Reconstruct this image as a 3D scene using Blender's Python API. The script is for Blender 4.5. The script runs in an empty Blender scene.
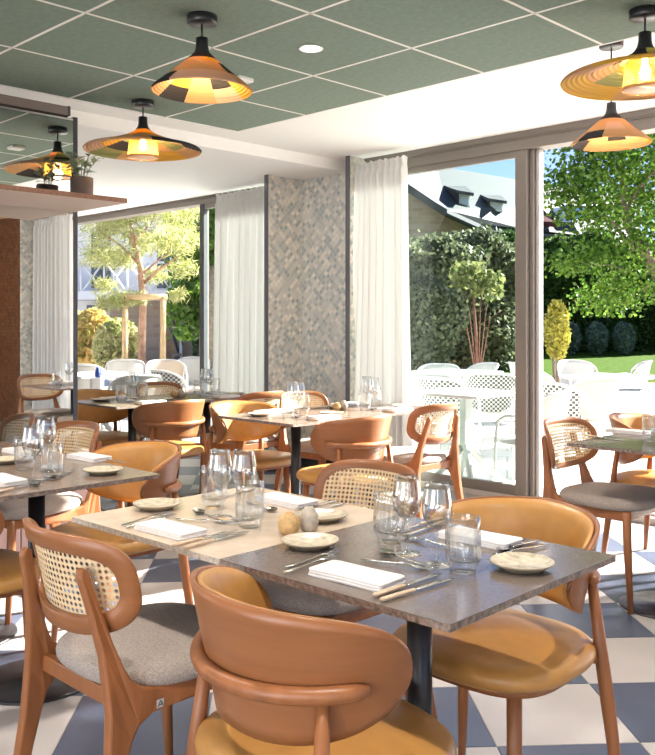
import bpy, bmesh, math, random
import numpy as np
from mathutils import Vector, Matrix

random.seed(7)
rng = np.random.default_rng(11)
PI = math.pi
sc = bpy.context.scene
C = sc.collection

# ------------------------------------------------------------------ camera
FPX, Y0, HC = 887.0, 323.0, 1.30          # focal length and horizon in pixels (655x755), eye height
cam_d = bpy.data.cameras.new('camera')
cam = bpy.data.objects.new('camera', cam_d); C.objects.link(cam)
cam.location = (0, 0, HC); cam.rotation_euler = (PI / 2, 0, 0)
cam_d.sensor_width = 36; cam_d.lens = FPX / 755 * 36
cam_d.shift_y = -(377.5 - Y0) / 755
cam_d.clip_start = 0.05; cam_d.clip_end = 400
sc.camera = cam

# ------------------------------------------------------------------ sky, sun, exposure
SUN_AZ, SUN_EL = math.radians(64), math.radians(28)
w = bpy.data.worlds.new('sky_world'); sc.world = w; w.use_nodes = True
nt = w.node_tree
sky = nt.nodes.new('ShaderNodeTexSky'); sky.sky_type = 'NISHITA'; sky.sun_disc = False
sky.sun_elevation = math.radians(45); sky.sun_rotation = SUN_AZ; sky.altitude = 800; sky.air_density = 1.0; sky.dust_density = 0.0; sky.ozone_density = 2.0
tint = nt.nodes.new('ShaderNodeMix'); tint.data_type = 'RGBA'; tint.blend_type = 'MULTIPLY'; tint.inputs['Factor'].default_value = 1.0
tint.inputs[7].default_value = (0.80, 0.77, 0.92, 1)
nt.links.new(sky.outputs[0], tint.inputs[6]); nt.links.new(tint.outputs[2], nt.nodes['Background'].inputs[0])
nt.nodes['Background'].inputs[1].default_value = 0.058
sd = bpy.data.lights.new('sun', 'SUN'); sd.energy = 9.6; sd.angle = math.radians(0.6); sd.color = (1.0, 0.945, 0.87)
so = bpy.data.objects.new('sun', sd); C.objects.link(so)
so.rotation_euler = Vector((-math.sin(SUN_AZ) * math.cos(SUN_EL), -math.cos(SUN_AZ) * math.cos(SUN_EL), -math.sin(SUN_EL))).to_track_quat('-Z', 'Y').to_euler()
so.location = (20, 10, 15)
vs = sc.view_settings
vs.view_transform = 'Standard'; vs.look = 'None'; vs.gamma = 1.0; vs.use_curve_mapping = False
vs.exposure = 2.1
sc.cycles.max_bounces = 14; sc.cycles.transparent_max_bounces = 40
sc.cycles.caustics_reflective = False; sc.cycles.caustics_refractive = False
sc.cycles.sample_clamp_indirect = 6

# ------------------------------------------------------------------ room frame
YA = math.radians(45.2)
A = Vector((-math.sin(YA), math.cos(YA), 0))      # along the window wall, to the left
B = Vector((math.cos(YA), math.sin(YA), 0))       # towards the window wall
W0 = Vector((1.441, 6.41, 0))                     # foot of the big mullion
M_ROOM = Matrix(((A.x, -B.x, 0, W0.x), (A.y, -B.y, 0, W0.y), (0, 0, 1, 0), (0, 0, 0, 1)))   # u left, v into the room
ROT_A, ROT_mA, ROT_B, ROT_mB = YA, YA + PI, YA - PI / 2, YA + PI / 2   # turn of a thing whose front is local +y

# added fill light in the unseen rear wall, four metres behind the camera
ad = bpy.data.lights.new('rear_fill_light', 'AREA'); ad.shape = 'RECTANGLE'; ad.size = 7.0; ad.size_y = 1.9; ad.energy = 88; ad.color = (0.93, 0.97, 1.0)
ao = bpy.data.objects.new('rear_fill_light', ad); C.objects.link(ao); ao.location = M_ROOM @ Vector((-3.2, 9.25, 1.55)); ao.rotation_euler = B.to_track_quat('-Z', 'Z').to_euler()
def room(u, v, z=0.0): return M_ROOM @ Vector((u, v, z))
def px(x, y, z=0.0):                               # pixel on a horizontal plane
    d = FPX * (HC - z) / (y - Y0); return Vector(((x - 327.5) / FPX * d, d, z))
def pd(x, y, d): return Vector(((x - 327.5) / FPX * d, d, HC - (y - Y0) / FPX * d))   # pixel at a depth

# ------------------------------------------------------------------ materials
MATS = {}
def mat(name, col, rough=0.5, metal=0.0, var=0.0, scale=8.0, stretch=(1, 1, 1), bump=0.0, spec=0.5, col2=None, sheen=0.0, coat=0.0, bscale=None):
    if name in MATS: return MATS[name]
    m = bpy.data.materials.new(name); m.use_nodes = True; n = m.node_tree; p = n.nodes['Principled BSDF']
    p.inputs['Base Color'].default_value = (*col, 1); p.inputs['Roughness'].default_value = rough; p.inputs['Metallic'].default_value = metal
    p.inputs['Specular IOR Level'].default_value = spec
    if sheen: p.inputs['Sheen Weight'].default_value = sheen
    if coat: p.inputs['Coat Weight'].default_value = coat; p.inputs['Coat Roughness'].default_value = 0.15
    if var or bump or col2:
        tc = n.nodes.new('ShaderNodeTexCoord'); mp = n.nodes.new('ShaderNodeMapping'); mp.inputs['Scale'].default_value = stretch
        nz = n.nodes.new('ShaderNodeTexNoise'); nz.inputs['Scale'].default_value = scale; nz.inputs['Detail'].default_value = 5
        n.links.new(tc.outputs['Object'], mp.inputs[0]); n.links.new(mp.outputs[0], nz.inputs['Vector'])
        if var or col2:
            rp = n.nodes.new('ShaderNodeValToRGB'); c2 = col2 or tuple(min(1, c * (1 + var)) for c in col); c1 = col if col2 else tuple(c * (1 - var) for c in col)
            rp.color_ramp.elements[0].position = 0.32; rp.color_ramp.elements[1].position = 0.68
            rp.color_ramp.elements[0].color = (*c1, 1); rp.color_ramp.elements[1].color = (*c2, 1)
            n.links.new(nz.outputs['Fac'], rp.inputs[0]); n.links.new(rp.outputs[0], p.inputs['Base Color'])
        if bump:
            nb = nz
            if bscale:
                nb = n.nodes.new('ShaderNodeTexNoise'); nb.inputs['Scale'].default_value = bscale; nb.inputs['Detail'].default_value = 4
                n.links.new(mp.outputs[0], nb.inputs['Vector'])
            b = n.nodes.new('ShaderNodeBump'); b.inputs['Strength'].default_value = bump; b.inputs['Distance'].default_value = 0.01
            n.links.new(nb.outputs['Fac'], b.inputs['Height']); n.links.new(b.outputs[0], p.inputs['Normal'])
    MATS[name] = m
    return m

def emis(name, col, strength):
    if name in MATS: return MATS[name]
    m = mat(name, col, 0.6); p = m.node_tree.nodes['Principled BSDF']
    p.inputs['Emission Color'].default_value = (*col, 1); p.inputs['Emission Strength'].default_value = strength
    return m

def thin_glass(name, tint=(1, 1, 1), rough=0.0, refl=0.9, base=0.04, pw=4.0):
    m = bpy.data.materials.new(name); m.use_nodes = True; n = m.node_tree; n.nodes.remove(n.nodes['Principled BSDF'])
    out = n.nodes['Material Output']; t = n.nodes.new('ShaderNodeBsdfTransparent'); t.inputs[0].default_value = (*tint, 1)
    g = n.nodes.new('ShaderNodeBsdfGlossy'); g.inputs['Roughness'].default_value = rough
    lw = n.nodes.new('ShaderNodeLayerWeight'); lw.inputs['Blend'].default_value = 0.5
    f = n.nodes.new('ShaderNodeMath'); f.operation = 'POWER'; f.inputs[1].default_value = pw; n.links.new(lw.outputs['Facing'], f.inputs[0])
    mu = n.nodes.new('ShaderNodeMath'); mu.operation = 'MULTIPLY_ADD'; mu.inputs[1].default_value = refl; mu.inputs[2].default_value = base; mu.use_clamp = True
    mx = n.nodes.new('ShaderNodeMixShader'); n.links.new(f.outputs[0], mu.inputs[0]); n.links.new(mu.outputs[0], mx.inputs[0])
    n.links.new(t.outputs[0], mx.inputs[1]); n.links.new(g.outputs[0], mx.inputs[2]); n.links.new(mx.outputs[0], out.inputs[0])
    MATS[name] = m
    return m

def leaf_mat(name, c1, c2, trans=0.35):
    m = bpy.data.materials.new(name); m.use_nodes = True; n = m.node_tree; p = n.nodes['Principled BSDF']; out = n.nodes['Material Output']
    ge = n.nodes.new('ShaderNodeNewGeometry'); rp = n.nodes.new('ShaderNodeValToRGB')
    rp.color_ramp.elements[0].color = (*c1, 1); rp.color_ramp.elements[1].color = (*c2, 1)
    n.links.new(ge.outputs['Random Per Island'], rp.inputs[0]); n.links.new(rp.outputs[0], p.inputs['Base Color'])
    p.inputs['Roughness'].default_value = 0.45; p.inputs['Specular IOR Level'].default_value = 0.3
    t = n.nodes.new('ShaderNodeBsdfTranslucent'); n.links.new(rp.outputs[0], t.inputs[0])
    mx = n.nodes.new('ShaderNodeMixShader'); mx.inputs[0].default_value = trans
    n.links.new(p.outputs[0], mx.inputs[1]); n.links.new(t.outputs[0], mx.inputs[2]); n.links.new(mx.outputs[0], out.inputs[0])
    MATS[name] = m
    return m

def cane_mat(name, col, cell, hole, dark=None):
    # open cane weave: octagonal see-through holes on a square grid, in metres of the sheet's own UV
    m = bpy.data.materials.new(name); m.use_nodes = True; n = m.node_tree; p = n.nodes['Principled BSDF']; L = n.links
    p.inputs['Roughness'].default_value = 0.55
    uv = n.nodes.new('ShaderNodeUVMap'); sx = n.nodes.new('ShaderNodeSeparateXYZ'); L.new(uv.outputs[0], sx.inputs[0])
    def md(op, a, b=None, c=None):
        k = n.nodes.new('ShaderNodeMath'); k.operation = op
        for i, v in enumerate((a, b, c)):
            if v is None: continue
            if isinstance(v, (int, float)): k.inputs[i].default_value = v
            else: L.new(v, k.inputs[i])
        return k.outputs[0]
    fx = md('ABSOLUTE', md('SUBTRACT', md('FRACT', md('MULTIPLY', sx.outputs[0], 1 / cell)), 0.5))
    fy = md('ABSOLUTE', md('SUBTRACT', md('FRACT', md('MULTIPLY', sx.outputs[1], 1 / cell)), 0.5))
    octa = md('MAXIMUM', md('MAXIMUM', fx, fy), md('MULTIPLY', md('ADD', fx, fy), 0.72))
    al = md('GREATER_THAN', octa, hole)
    L.new(al, p.inputs['Alpha'])
    rp = n.nodes.new('ShaderNodeValToRGB'); rp.color_ramp.elements[0].color = (*[c * 0.72 for c in col], 1); rp.color_ramp.elements[1].color = (*col, 1)
    rp.color_ramp.elements[0].position = hole; rp.color_ramp.elements[1].position = 0.5
    L.new(octa, rp.inputs[0]); L.new(rp.outputs[0], p.inputs['Base Color'])
    MATS[name] = m
    return m

def check_mat(name, c1, c2, cell):
    m = bpy.data.materials.new(name); m.use_nodes = True; n = m.node_tree; p = n.nodes['Principled BSDF']
    uv = n.nodes.new('ShaderNodeUVMap'); ck = n.nodes.new('ShaderNodeTexChecker'); ck.inputs['Scale'].default_value = 1 / cell
    ck.inputs[1].default_value = (*c1, 1); ck.inputs[2].default_value = (*c2, 1)
    n.links.new(uv.outputs[0], ck.inputs[0]); n.links.new(ck.outputs[0], p.inputs['Base Color']); p.inputs['Roughness'].default_value = 0.6
    MATS[name] = m
    return m

def brick_mat(name, c1, c2, cm, bw, rh, mortar=0.004, rot=0.0, plane='XZ', rough=0.85, bump=0.4, offset=0.5):
    m = bpy.data.materials.new(name); m.use_nodes = True; n = m.node_tree; p = n.nodes['Principled BSDF']; L = n.links
    tc = n.nodes.new('ShaderNodeTexCoord'); sp = n.nodes.new('ShaderNodeSeparateXYZ'); L.new(tc.outputs['Object'], sp.inputs[0])
    cb = n.nodes.new('ShaderNodeCombineXYZ'); L.new(sp.outputs['XYZ'.index(plane[0])], cb.inputs[0]); L.new(sp.outputs['XYZ'.index(plane[1])], cb.inputs[1])
    mp = n.nodes.new('ShaderNodeMapping'); mp.inputs['Rotation'].default_value = (0, 0, rot); L.new(cb.outputs[0], mp.inputs[0])
    bt = n.nodes.new('ShaderNodeTexBrick'); bt.inputs['Color1'].default_value = (*c1, 1); bt.inputs['Color2'].default_value = (*c2, 1); bt.inputs['Mortar'].default_value = (*cm, 1)
    bt.inputs['Scale'].default_value = 1; bt.inputs['Brick Width'].default_value = bw; bt.inputs['Row Height'].default_value = rh; bt.inputs['Mortar Size'].default_value = mortar
    bt.offset = offset; L.new(mp.outputs[0], bt.inputs[0]); L.new(bt.outputs[0], p.inputs['Base Color'])
    b = n.nodes.new('ShaderNodeBump'); b.inputs['Strength'].default_value = bump; b.inputs['Distance'].default_value = 0.004; b.invert = True
    L.new(bt.outputs['Fac'], b.inputs['Height']); L.new(b.outputs[0], p.inputs['Normal']); p.inputs['Roughness'].default_value = rough
    MATS[name] = m
    return m

def curtain_mat(name, col):
    m = bpy.data.materials.new(name); m.use_nodes = True; n = m.node_tree; out = n.nodes['Material Output']; p = n.nodes['Principled BSDF']
    p.inputs['Base Color'].default_value = (*col, 1); p.inputs['Roughness'].default_value = 0.9
    t = n.nodes.new('ShaderNodeBsdfTranslucent'); t.inputs[0].default_value = (*col, 1)
    mx = n.nodes.new('ShaderNodeMixShader'); mx.inputs[0].default_value = 0.07
    n.links.new(p.outputs[0], mx.inputs[1]); n.links.new(t.outputs[0], mx.inputs[2]); n.links.new(mx.outputs[0], out.inputs[0])
    MATS[name] = m
    return m

WOOD = mat('oiled_beech', (0.28, 0.102, 0.036), 0.38, var=0.14, scale=5, stretch=(7, 7, 0.9), spec=0.4)
WOOD_SHELL = mat('beech_plywood', (0.28, 0.105, 0.038), 0.34, var=0.07, scale=4, stretch=(1, 1, 14), spec=0.4)
LEATHER = mat('caramel_leather', (0.49, 0.235, 0.062), 0.36, var=0.06, scale=30, bump=0.06, spec=0.5)
FABRIC = mat('beige_grey_fabric', (0.36, 0.295, 0.25), 0.95, var=0.30, scale=260, bump=0.5, sheen=0.2, spec=0.1)
CANE = cane_mat('open_cane_weave', (0.76, 0.55, 0.32), 0.0155, 0.27)
BLACK = mat('black_powder_coat', (0.018, 0.018, 0.02), 0.35, spec=0.5)
STONE_D = mat('grey_brown_stone', (0.165, 0.126, 0.105), 0.14, var=0.14, scale=150, bump=0.03, spec=0.5)
STONE_L = mat('beige_stone', (0.55, 0.43, 0.32), 0.24, var=0.10, scale=14, bump=0.02, spec=0.45)
STONE_M = mat('taupe_stone', (0.20, 0.14, 0.10), 0.22, var=0.14, scale=150, bump=0.03, spec=0.5)
EDGE_L = mat('beige_stone_edge', (0.44, 0.36, 0.29), 0.6, var=0.3, scale=90, bump=0.4)
EDGE_D = mat('speckled_stone_edge', (0.20, 0.14, 0.11), 0.6, var=0.5, scale=90, bump=0.5)
GLASS = thin_glass('clear_tableware_glass', (0.955, 0.965, 0.965), 0.01, 0.85, 0.11, 2.0)
PANE = thin_glass('window_glass', (0.985, 0.99, 0.99), 0.0, 0.4, 0.006)
PANE_T = thin_glass('tinted_window_glass', (0.82, 0.92, 0.90), 0.0, 0.5, 0.012)
STEEL = mat('polished_steel', (0.62, 0.60, 0.57), 0.16, 1.0)
HORN = mat('pale_horn_handle', (0.50, 0.36, 0.24), 0.35, var=0.25, scale=40)
LINEN = mat('white_linen', (0.74, 0.69, 0.66), 0.9, var=0.04, scale=60, bump=0.15)
CERAM = mat('beige_glazed_stoneware', (0.36, 0.29, 0.20), 0.3, var=0.22, scale=22)
CERAM_IN = mat('cream_crackle_glaze', (0.50, 0.43, 0.32), 0.2, var=0.25, scale=60, bump=0.25)
CLAY = mat('ochre_clay', (0.52, 0.32, 0.13), 0.6, var=0.25, scale=60, bump=0.2)
CLAYG = mat('grey_stone_clay', (0.44, 0.37, 0.29), 0.6, var=0.2, scale=70, bump=0.2)
GREEN = mat('sage_green_felt', (0.195, 0.262, 0.215), 0.9, var=0.08, scale=40, bump=0.15)
WHITE = mat('white_paint', (0.91, 0.90, 0.885), 0.8)
TBAR = mat('white_ceiling_bar', (0.85, 0.84, 0.80), 0.6)
TAG_W = mat('silver_tag', (0.75, 0.74, 0.72), 0.3, 0.6)
FRAME = mat('bronze_grey_aluminium', (0.20, 0.175, 0.155), 0.42, 0.3)
FRAME_L = mat('pale_grey_aluminium', (0.55, 0.52, 0.49), 0.4, 0.3)
DARK = mat('anthracite_trim', (0.055, 0.058, 0.065), 0.5)
TRIM = mat('blue_grey_edge_trim', (0.13, 0.135, 0.15), 0.5)
WOVEN = brick_mat('grey_green_woven_wallcovering', (0.96, 0.92, 0.85), (0.44, 0.51, 0.53), (0.78, 0.75, 0.70), 0.040, 0.035, 0.0026, PI / 4, 'XZ', 0.6, 0.6, 0.0)
WOVEN_F = brick_mat('olive_woven_wallcovering', (0.93, 0.87, 0.77), (0.40, 0.45, 0.45), (0.70, 0.66, 0.58), 0.040, 0.035, 0.0026, PI / 4, 'YZ', 0.6, 0.6, 0.0)
WOVEN_B = brick_mat('brown_woven_wallcovering', (0.24, 0.11, 0.045), (0.12, 0.05, 0.02), (0.05, 0.02, 0.01), 0.062, 0.031, 0.003, PI / 4, 'XZ', 0.6, 0.5)
MIRROR = mat('mirror_silver', (0.88, 0.90, 0.88), 0.012, 1.0)
WALNUT = mat('walnut_board', (0.27, 0.135, 0.085), 0.5, var=0.18, scale=5, stretch=(1, 12, 12))
PLUM = mat('plum_brown_panel', (0.10, 0.055, 0.05), 0.55, var=0.15, scale=6, stretch=(8, 8, 0.6))
HEADER = mat('grey_brown_header', (0.20, 0.165, 0.145), 0.6)
CURT = curtain_mat('sheer_white_curtain', (0.76, 0.75, 0.735))
RED = mat('orange_red_wall', (0.62, 0.09, 0.03), 0.7)
POT = mat('dark_taupe_pot', (0.15, 0.115, 0.10), 0.7, var=0.1)
TILE_W = mat('warm_white_floor_tile', (0.455, 0.42, 0.40), 0.36, var=0.05, scale=4, spec=0.4)
TILE_B = mat('slate_blue_floor_tile', (0.075, 0.092, 0.138), 0.36, var=0.10, scale=4, spec=0.4)
WPLASTIC = mat('white_outdoor_lacquer', (0.56, 0.56, 0.545), 0.4)
WWEAVE = mat('white_outdoor_weave', (0.50, 0.495, 0.47), 0.7, var=0.06, scale=90, bump=0.3)
CREAMW = mat('cream_outdoor_weave', (0.48, 0.40, 0.31), 0.7, var=0.06, scale=90, bump=0.3)
CHECK = check_mat('black_white_outdoor_weave', (0.55, 0.545, 0.52), (0.05, 0.05, 0.05), 0.024)
PATIO = brick_mat('pale_patio_paving', (0.85, 0.81, 0.75), (0.82, 0.78, 0.72), (0.56, 0.53, 0.50), 0.6, 0.4, 0.008, 0.2, 'XY', 0.8, 0.2)
MULCH = mat('tan_bark_mulch', (0.42, 0.25, 0.14), 0.95, var=0.4, scale=40, bump=0.8)
LAWN = mat('bright_lawn', (0.042, 0.085, 0.008), 0.95, var=0.3, scale=9, bump=0.3, spec=0.05)
BARK = mat('grey_bark', (0.22, 0.17, 0.13), 0.9, var=0.35, scale=12, bump=0.6)
BARKP = mat('reddish_pine_bark', (0.36, 0.22, 0.15), 0.9, var=0.35, scale=12, bump=0.6)
PINEW = mat('pale_pine_stake', (0.52, 0.37, 0.19), 0.7, var=0.12, scale=10)
SLATE = mat('pale_slate_roof', (0.045, 0.054, 0.057), 0.7, var=0.12, scale=4, stretch=(1, 1, 8))
WALLW = mat('white_render', (0.86, 0.855, 0.83), 0.85)
BRICKO = brick_mat('buff_stone_wall', (0.52, 0.40, 0.28), (0.40, 0.29, 0.20), (0.46, 0.40, 0.33), 0.42, 0.16, 0.012, 0, 'XZ')
ROCK = mat('pale_boulder', (0.50, 0.42, 0.33), 0.9, var=0.25, scale=3, bump=0.6)
DGLASS = mat('dark_house_glass', (0.05, 0.07, 0.09), 0.08, spec=0.8)
TIMBER = mat('tan_timber', (0.40, 0.25, 0.12), 0.7, var=0.15, scale=8)
BLUE = mat('blue_plastic', (0.05, 0.10, 0.45), 0.4)
PANEL_BLUE = mat('solar_panel_blue', (0.03, 0.07, 0.18), 0.15)
LEAF_H = leaf_mat('hedge_leaf', (0.018, 0.050, 0.009), (0.086, 0.158, 0.029))
LEAF_H2 = leaf_mat('grey_hedge_leaf', (0.072, 0.101, 0.050), (0.216, 0.238, 0.130))
LEAF_M = leaf_mat('maple_leaf', (0.036, 0.108, 0.011), (0.158, 0.274, 0.036), 0.45)
LEAF_P = leaf_mat('pine_needle', (0.281, 0.337, 0.094), (0.562, 0.543, 0.263), 0.4)
LEAF_Y = leaf_mat('yellow_shrub_leaf', (0.346, 0.331, 0.036), (0.576, 0.533, 0.130), 0.45)
LEAF_S = leaf_mat('pale_shrub_leaf', (0.253, 0.323, 0.093), (0.714, 0.645, 0.368), 0.4)
LEAF_PH = leaf_mat('photinia_leaf', (0.368, 0.392, 0.093), (0.714, 0.461, 0.184), 0.4)
LEAF_G = leaf_mat('bluish_shrub_leaf', (0.072, 0.130, 0.094), (0.187, 0.245, 0.187), 0.3)
LEAF_LB = leaf_mat('sapling_leaf', (0.101, 0.144, 0.043), (0.259, 0.274, 0.101))
LEAF_POT = leaf_mat('pot_plant_leaf', (0.10, 0.17, 0.08), (0.36, 0.42, 0.28), 0.25)

# ------------------------------------------------------------------ mesh tools
class MB:
    def __init__(s): s.v = []; s.f = []; s.mi = []; s.uv = None; s.sm = []
    def add(s, verts, faces, mi=0, smooth=True):
        o = len(s.v); s.v += [tuple(v) for v in verts]
        for k, f in enumerate(faces):
            s.f.append(tuple(o + i for i in f)); s.mi.append(mi if isinstance(mi, int) else mi[k]); s.sm.append(smooth)
        return s
    def box(s, x0, x1, y0, y1, z0, z1, mi=0):
        v = [(x, y, z) for z in (z0, z1) for y in (y0, y1) for x in (x0, x1)]
        return s.add(v, [(0, 2, 3, 1), (4, 5, 7, 6), (0, 1, 5, 4), (2, 6, 7, 3), (0, 4, 6, 2), (1, 3, 7, 5)], mi, False)
    def tube(s, pts, rad, seg=10, mi=0, caps=True, flat=1.0):
        pts = [Vector(p) for p in pts]; n = len(pts)
        rad = [rad] * n if isinstance(rad, (int, float)) else rad
        v = []; f = []; up = None
        for i, p in enumerate(pts):
            t = (pts[min(i + 1, n - 1)] - pts[max(i - 1, 0)]).normalized()
            if up is None:
                up = Vector((0, 0, 1)) if abs(t.z) < 0.9 else Vector((1, 0, 0))
            e1 = (up - t * up.dot(t)).normalized(); e2 = t.cross(e1); up = e1
            for k in range(seg):
                a = 2 * PI * k / seg; v.append(p + rad[i] * (math.cos(a) * e1 * flat + math.sin(a) * e2))
        for i in range(n - 1):
            for k in range(seg):
                a = i * seg + k; b = i * seg + (k + 1) % seg; f.append((a, b, b + seg, a + seg))
        if caps: f.append(tuple(range(seg - 1, -1, -1))); f.append(tuple(range((n - 1) * seg, n * seg)))
        return s.add(v, f, mi)
    def lathe(s, prof, seg=24, mi=0, cx=0, cy=0, rib=None, close=False):
        v = []; f = []; n = len(prof)
        for i, (r, z) in enumerate(prof):
            for k in range(seg):
                a = 2 * PI * k / seg; rr = r * (rib(a, i) if rib else 1); v.append((cx + rr * math.cos(a), cy + rr * math.sin(a), z))
        for i in range(n - 1):
            for k in range(seg):
                a = i * seg + k; b = i * seg + (k + 1) % seg; f.append((a, b, b + seg, a + seg))
        return s.add(v, f, mi)
    def prism(s, poly, fn, mi=0):      # fn(p, side) -> point ; poly a list of 2-D points
        n = len(poly); v = [fn(p, -1) for p in poly] + [fn(p, 1) for p in poly]
        f = [tuple(range(n - 1, -1, -1)), tuple(range(n, 2 * n))] + [(i, (i + 1) % n, n + (i + 1) % n, n + i) for i in range(n)]
        return s.add(v, f, mi, False)
    def grid(s, fn, nu, nv, mi=0, closed_u=False):
        v = [fn(i / nu, j / nv) for j in range(nv + 1) for i in range(nu + 1)]
        f = [(j * (nu + 1) + i, j * (nu + 1) + i + 1, (j + 1) * (nu + 1) + i + 1, (j + 1) * (nu + 1) + i) for j in range(nv) for i in range(nu)]
        return s.add(v, f, mi)
    def pillow(s, outline, prof, mi=0):   # outline: list of (x,y); prof: list of (scale,z), from underside centre to top centre
        n = len(outline); cx = sum(p[0] for p in outline) / n; cy = sum(p[1] for p in outline) / n; v = []; f = []
        for sc_, z in prof:
            for x, y in outline: v.append((cx + (x - cx) * sc_, cy + (y - cy) * sc_, z))
        m = len(prof)
        for j in range(m - 1):
            for i in range(n): f.append((j * n + i, j * n + (i + 1) % n, (j + 1) * n + (i + 1) % n, (j + 1) * n + i))
        f.append(tuple(range(n - 1, -1, -1))); f.append(tuple(range((m - 1) * n, m * n)))
        return s.add(v, f, mi)
    def mesh(s, name, mats, uvs=None):
        me = bpy.data.meshes.new(name); me.from_pydata(s.v, [], s.f)
        for m in (mats if isinstance(mats, (list, tuple)) else [mats]): me.materials.append(m)
        me.polygons.foreach_set('material_index', s.mi); me.polygons.foreach_set('use_smooth', s.sm)
        if uvs is not None:
            l = me.uv_layers.new(name='UVMap'); idx = np.zeros(len(me.loops), dtype=np.int32); me.loops.foreach_get('vertex_index', idx)
            l.data.foreach_set('uv', np.array(uvs, dtype=np.float32)[idx].ravel())
        me.update(); return me
    def build(s, name, mats, parent=None, bevel=0.0, uvs=None, fix=True, smooth_angle=None):
        me = s.mesh(name, mats, uvs)
        if fix:
            bm = bmesh.new(); bm.from_mesh(me); bmesh.ops.recalc_face_normals(bm, faces=bm.faces); bm.to_mesh(me); bm.free()
        o = bpy.data.objects.new(name, me); C.objects.link(o)
        if parent is not None: o.parent = parent
        if bevel:
            b = o.modifiers.new('bevel', 'BEVEL'); b.width = bevel; b.segments = 2; b.limit_method = 'ANGLE'; b.angle_limit = math.radians(40)
        return o

def tag(o, label, cat, group=None, kind=None):
    o['label'] = label; o['category'] = cat
    if group: o['group'] = group
    if kind: o['kind'] = kind
    return o
def struct(o, label=None, mroom=False):
    o['kind'] = 'structure'
    if label: o['label'] = label
    if mroom: o.matrix_world = M_ROOM
    return o
def thing(name, label, cat, loc=(0, 0, 0), rz=0.0, group=None):
    o = bpy.data.objects.new(name, None); C.objects.link(o); o.empty_display_size = 0.1
    o.location = loc; o.rotation_euler = (0, 0, rz); return tag(o, label, cat, group)
def dup(src, loc, rz, label, group=None, scale=None):
    r = src.copy(); C.objects.link(r); r.location = loc; r.rotation_euler = (0, 0, rz); r['label'] = label
    if group: r['group'] = group
    if scale: r.scale = scale
    for ch in src.children:
        c = ch.copy(); C.objects.link(c); c.parent = r
        for g in ch.children:
            d = g.copy(); C.objects.link(d); d.parent = c
    return r
def room_child(o, parent): o.parent = parent; return o
def sup(hx, hy, n, k=40, cx=0, cy=0, taper=0.0):
    out = []
    for i in range(k):
        a = 2 * PI * i / k; c, s_ = math.cos(a), math.sin(a)
        x = hx * math.copysign(abs(c) ** (2 / n), c); y = hy * math.copysign(abs(s_) ** (2 / n), s_)
        out.append((cx + x * (1 + taper * y / hy), cy + y))
    return out

# ================================================================== STRUCTURE
# floor: checkerboard tiles laid at 45 degrees to the windows
T = 0.45; yf = math.radians(3.3)
FR = Vector((math.cos(yf), math.sin(yf), 0)); FD = Vector((math.sin(yf), -math.cos(yf), 0)); F0 = Vector((2.979 * T, 9.164 * T, 0))
fb = MB(); fb.box(-7.5, 8.0, -0.02, 9.5, -0.10, -0.004)
floor = struct(fb.build('floor', mat('grey_grout', (0.30, 0.28, 0.26), 0.9)), 'blue and white checkerboard tile floor', True)
minv = M_ROOM.inverted()
tmesh = {}
for key, mt in (('w', TILE_W), ('b', TILE_B)):
    b = MB(); g = 0.0012; e = 0.003
    v = [(x, y, z) for (z, q) in ((-0.02, g), (-e * 0.3, g), (0, g + e)) for (x, y) in ((q, q), (T - q, q), (T - q, T - q), (q, T - q))]
    b.add(v, [(0, 1, 5, 4), (1, 2, 6, 5), (2, 3, 7, 6), (3, 0, 4, 7), (4, 5, 9, 8), (5, 6, 10, 9), (6, 7, 11, 10), (7, 4, 8, 11), (8, 9, 10, 11)], 0, False)
    tmesh[key] = b.mesh('tile', mt)
ntile = 0
for i in range(-18, 10):
    for j in range(-14, 9):
        c = F0 + FR * (i + 0.5) * T + FD * (j + 0.5) * T
        l = minv @ c
        if l.y < 0.30 or l.y > 7.5 or l.x < -6 or l.x > 8.5: continue
        if c.y < 0.9: continue
        sx = (c.x) / c.y
        if abs(sx) > 0.60 and not (c.x > 0 and c.y > 2.5 and c.x < 5.5): continue
        o = bpy.data.objects.new('tile', tmesh['b' if (i + j) % 2 else 'w']); C.objects.link(o)
        o.parent = floor
        o.matrix_parent_inverse = minv
        mw = Matrix.Translation(F0 + FR * i * T + FD * (j + 1) * T) @ Matrix.Rotation(yf, 4, 'Z'); o.matrix_basis = mw
        ntile += 1
print('tiles', ntile)

# green suspended ceiling
CZ = 2.47; CT = 0.6
P4 = Vector((-0.8187 * CT, 6.2856 * CT, 0))
ceil_b = MB(); l0 = minv @ P4
# grid bars (white T-bars) seen in the joints
u_edge = l0.x + 2.04 * CT; v_edge = l0.y - 1.88 * CT
ceil_b.box(-6.0, u_edge - 0.002, v_edge + 0.002, 9.4, CZ + 0.010, CZ + 0.035)
ceiling = struct(ceil_b.build('ceiling', TBAR), 'sage green suspended tile ceiling with white joints', True)
for i in range(-10, 3):
    u0 = l0.x + i * CT
    if u0 < u_edge - .03: q = MB(); q.box(u0 - .0065, u0 + .0065, v_edge, 7.2, CZ - .0012, CZ + .012); q.build('grid_bar', TBAR, ceiling)
for j in range(-6, 2):
    v1 = l0.y - j * CT
    if v1 < 7.2: q = MB(); q.box(-6.0, u_edge, v1 - .0065, v1 + .0065, CZ - .0012, CZ + .012); q.build('grid_bar', TBAR, ceiling)
gm = {}
def ctile(wu, wv):
    k = (round(wu, 3), round(wv, 3))
    if k not in gm:
        b = MB(); g = 0.0055; b.box(g, wu - g, g, wv - g, 0, 0.015); gm[k] = b.mesh('ceiling_tile', GREEN)
    return gm[k]
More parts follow.
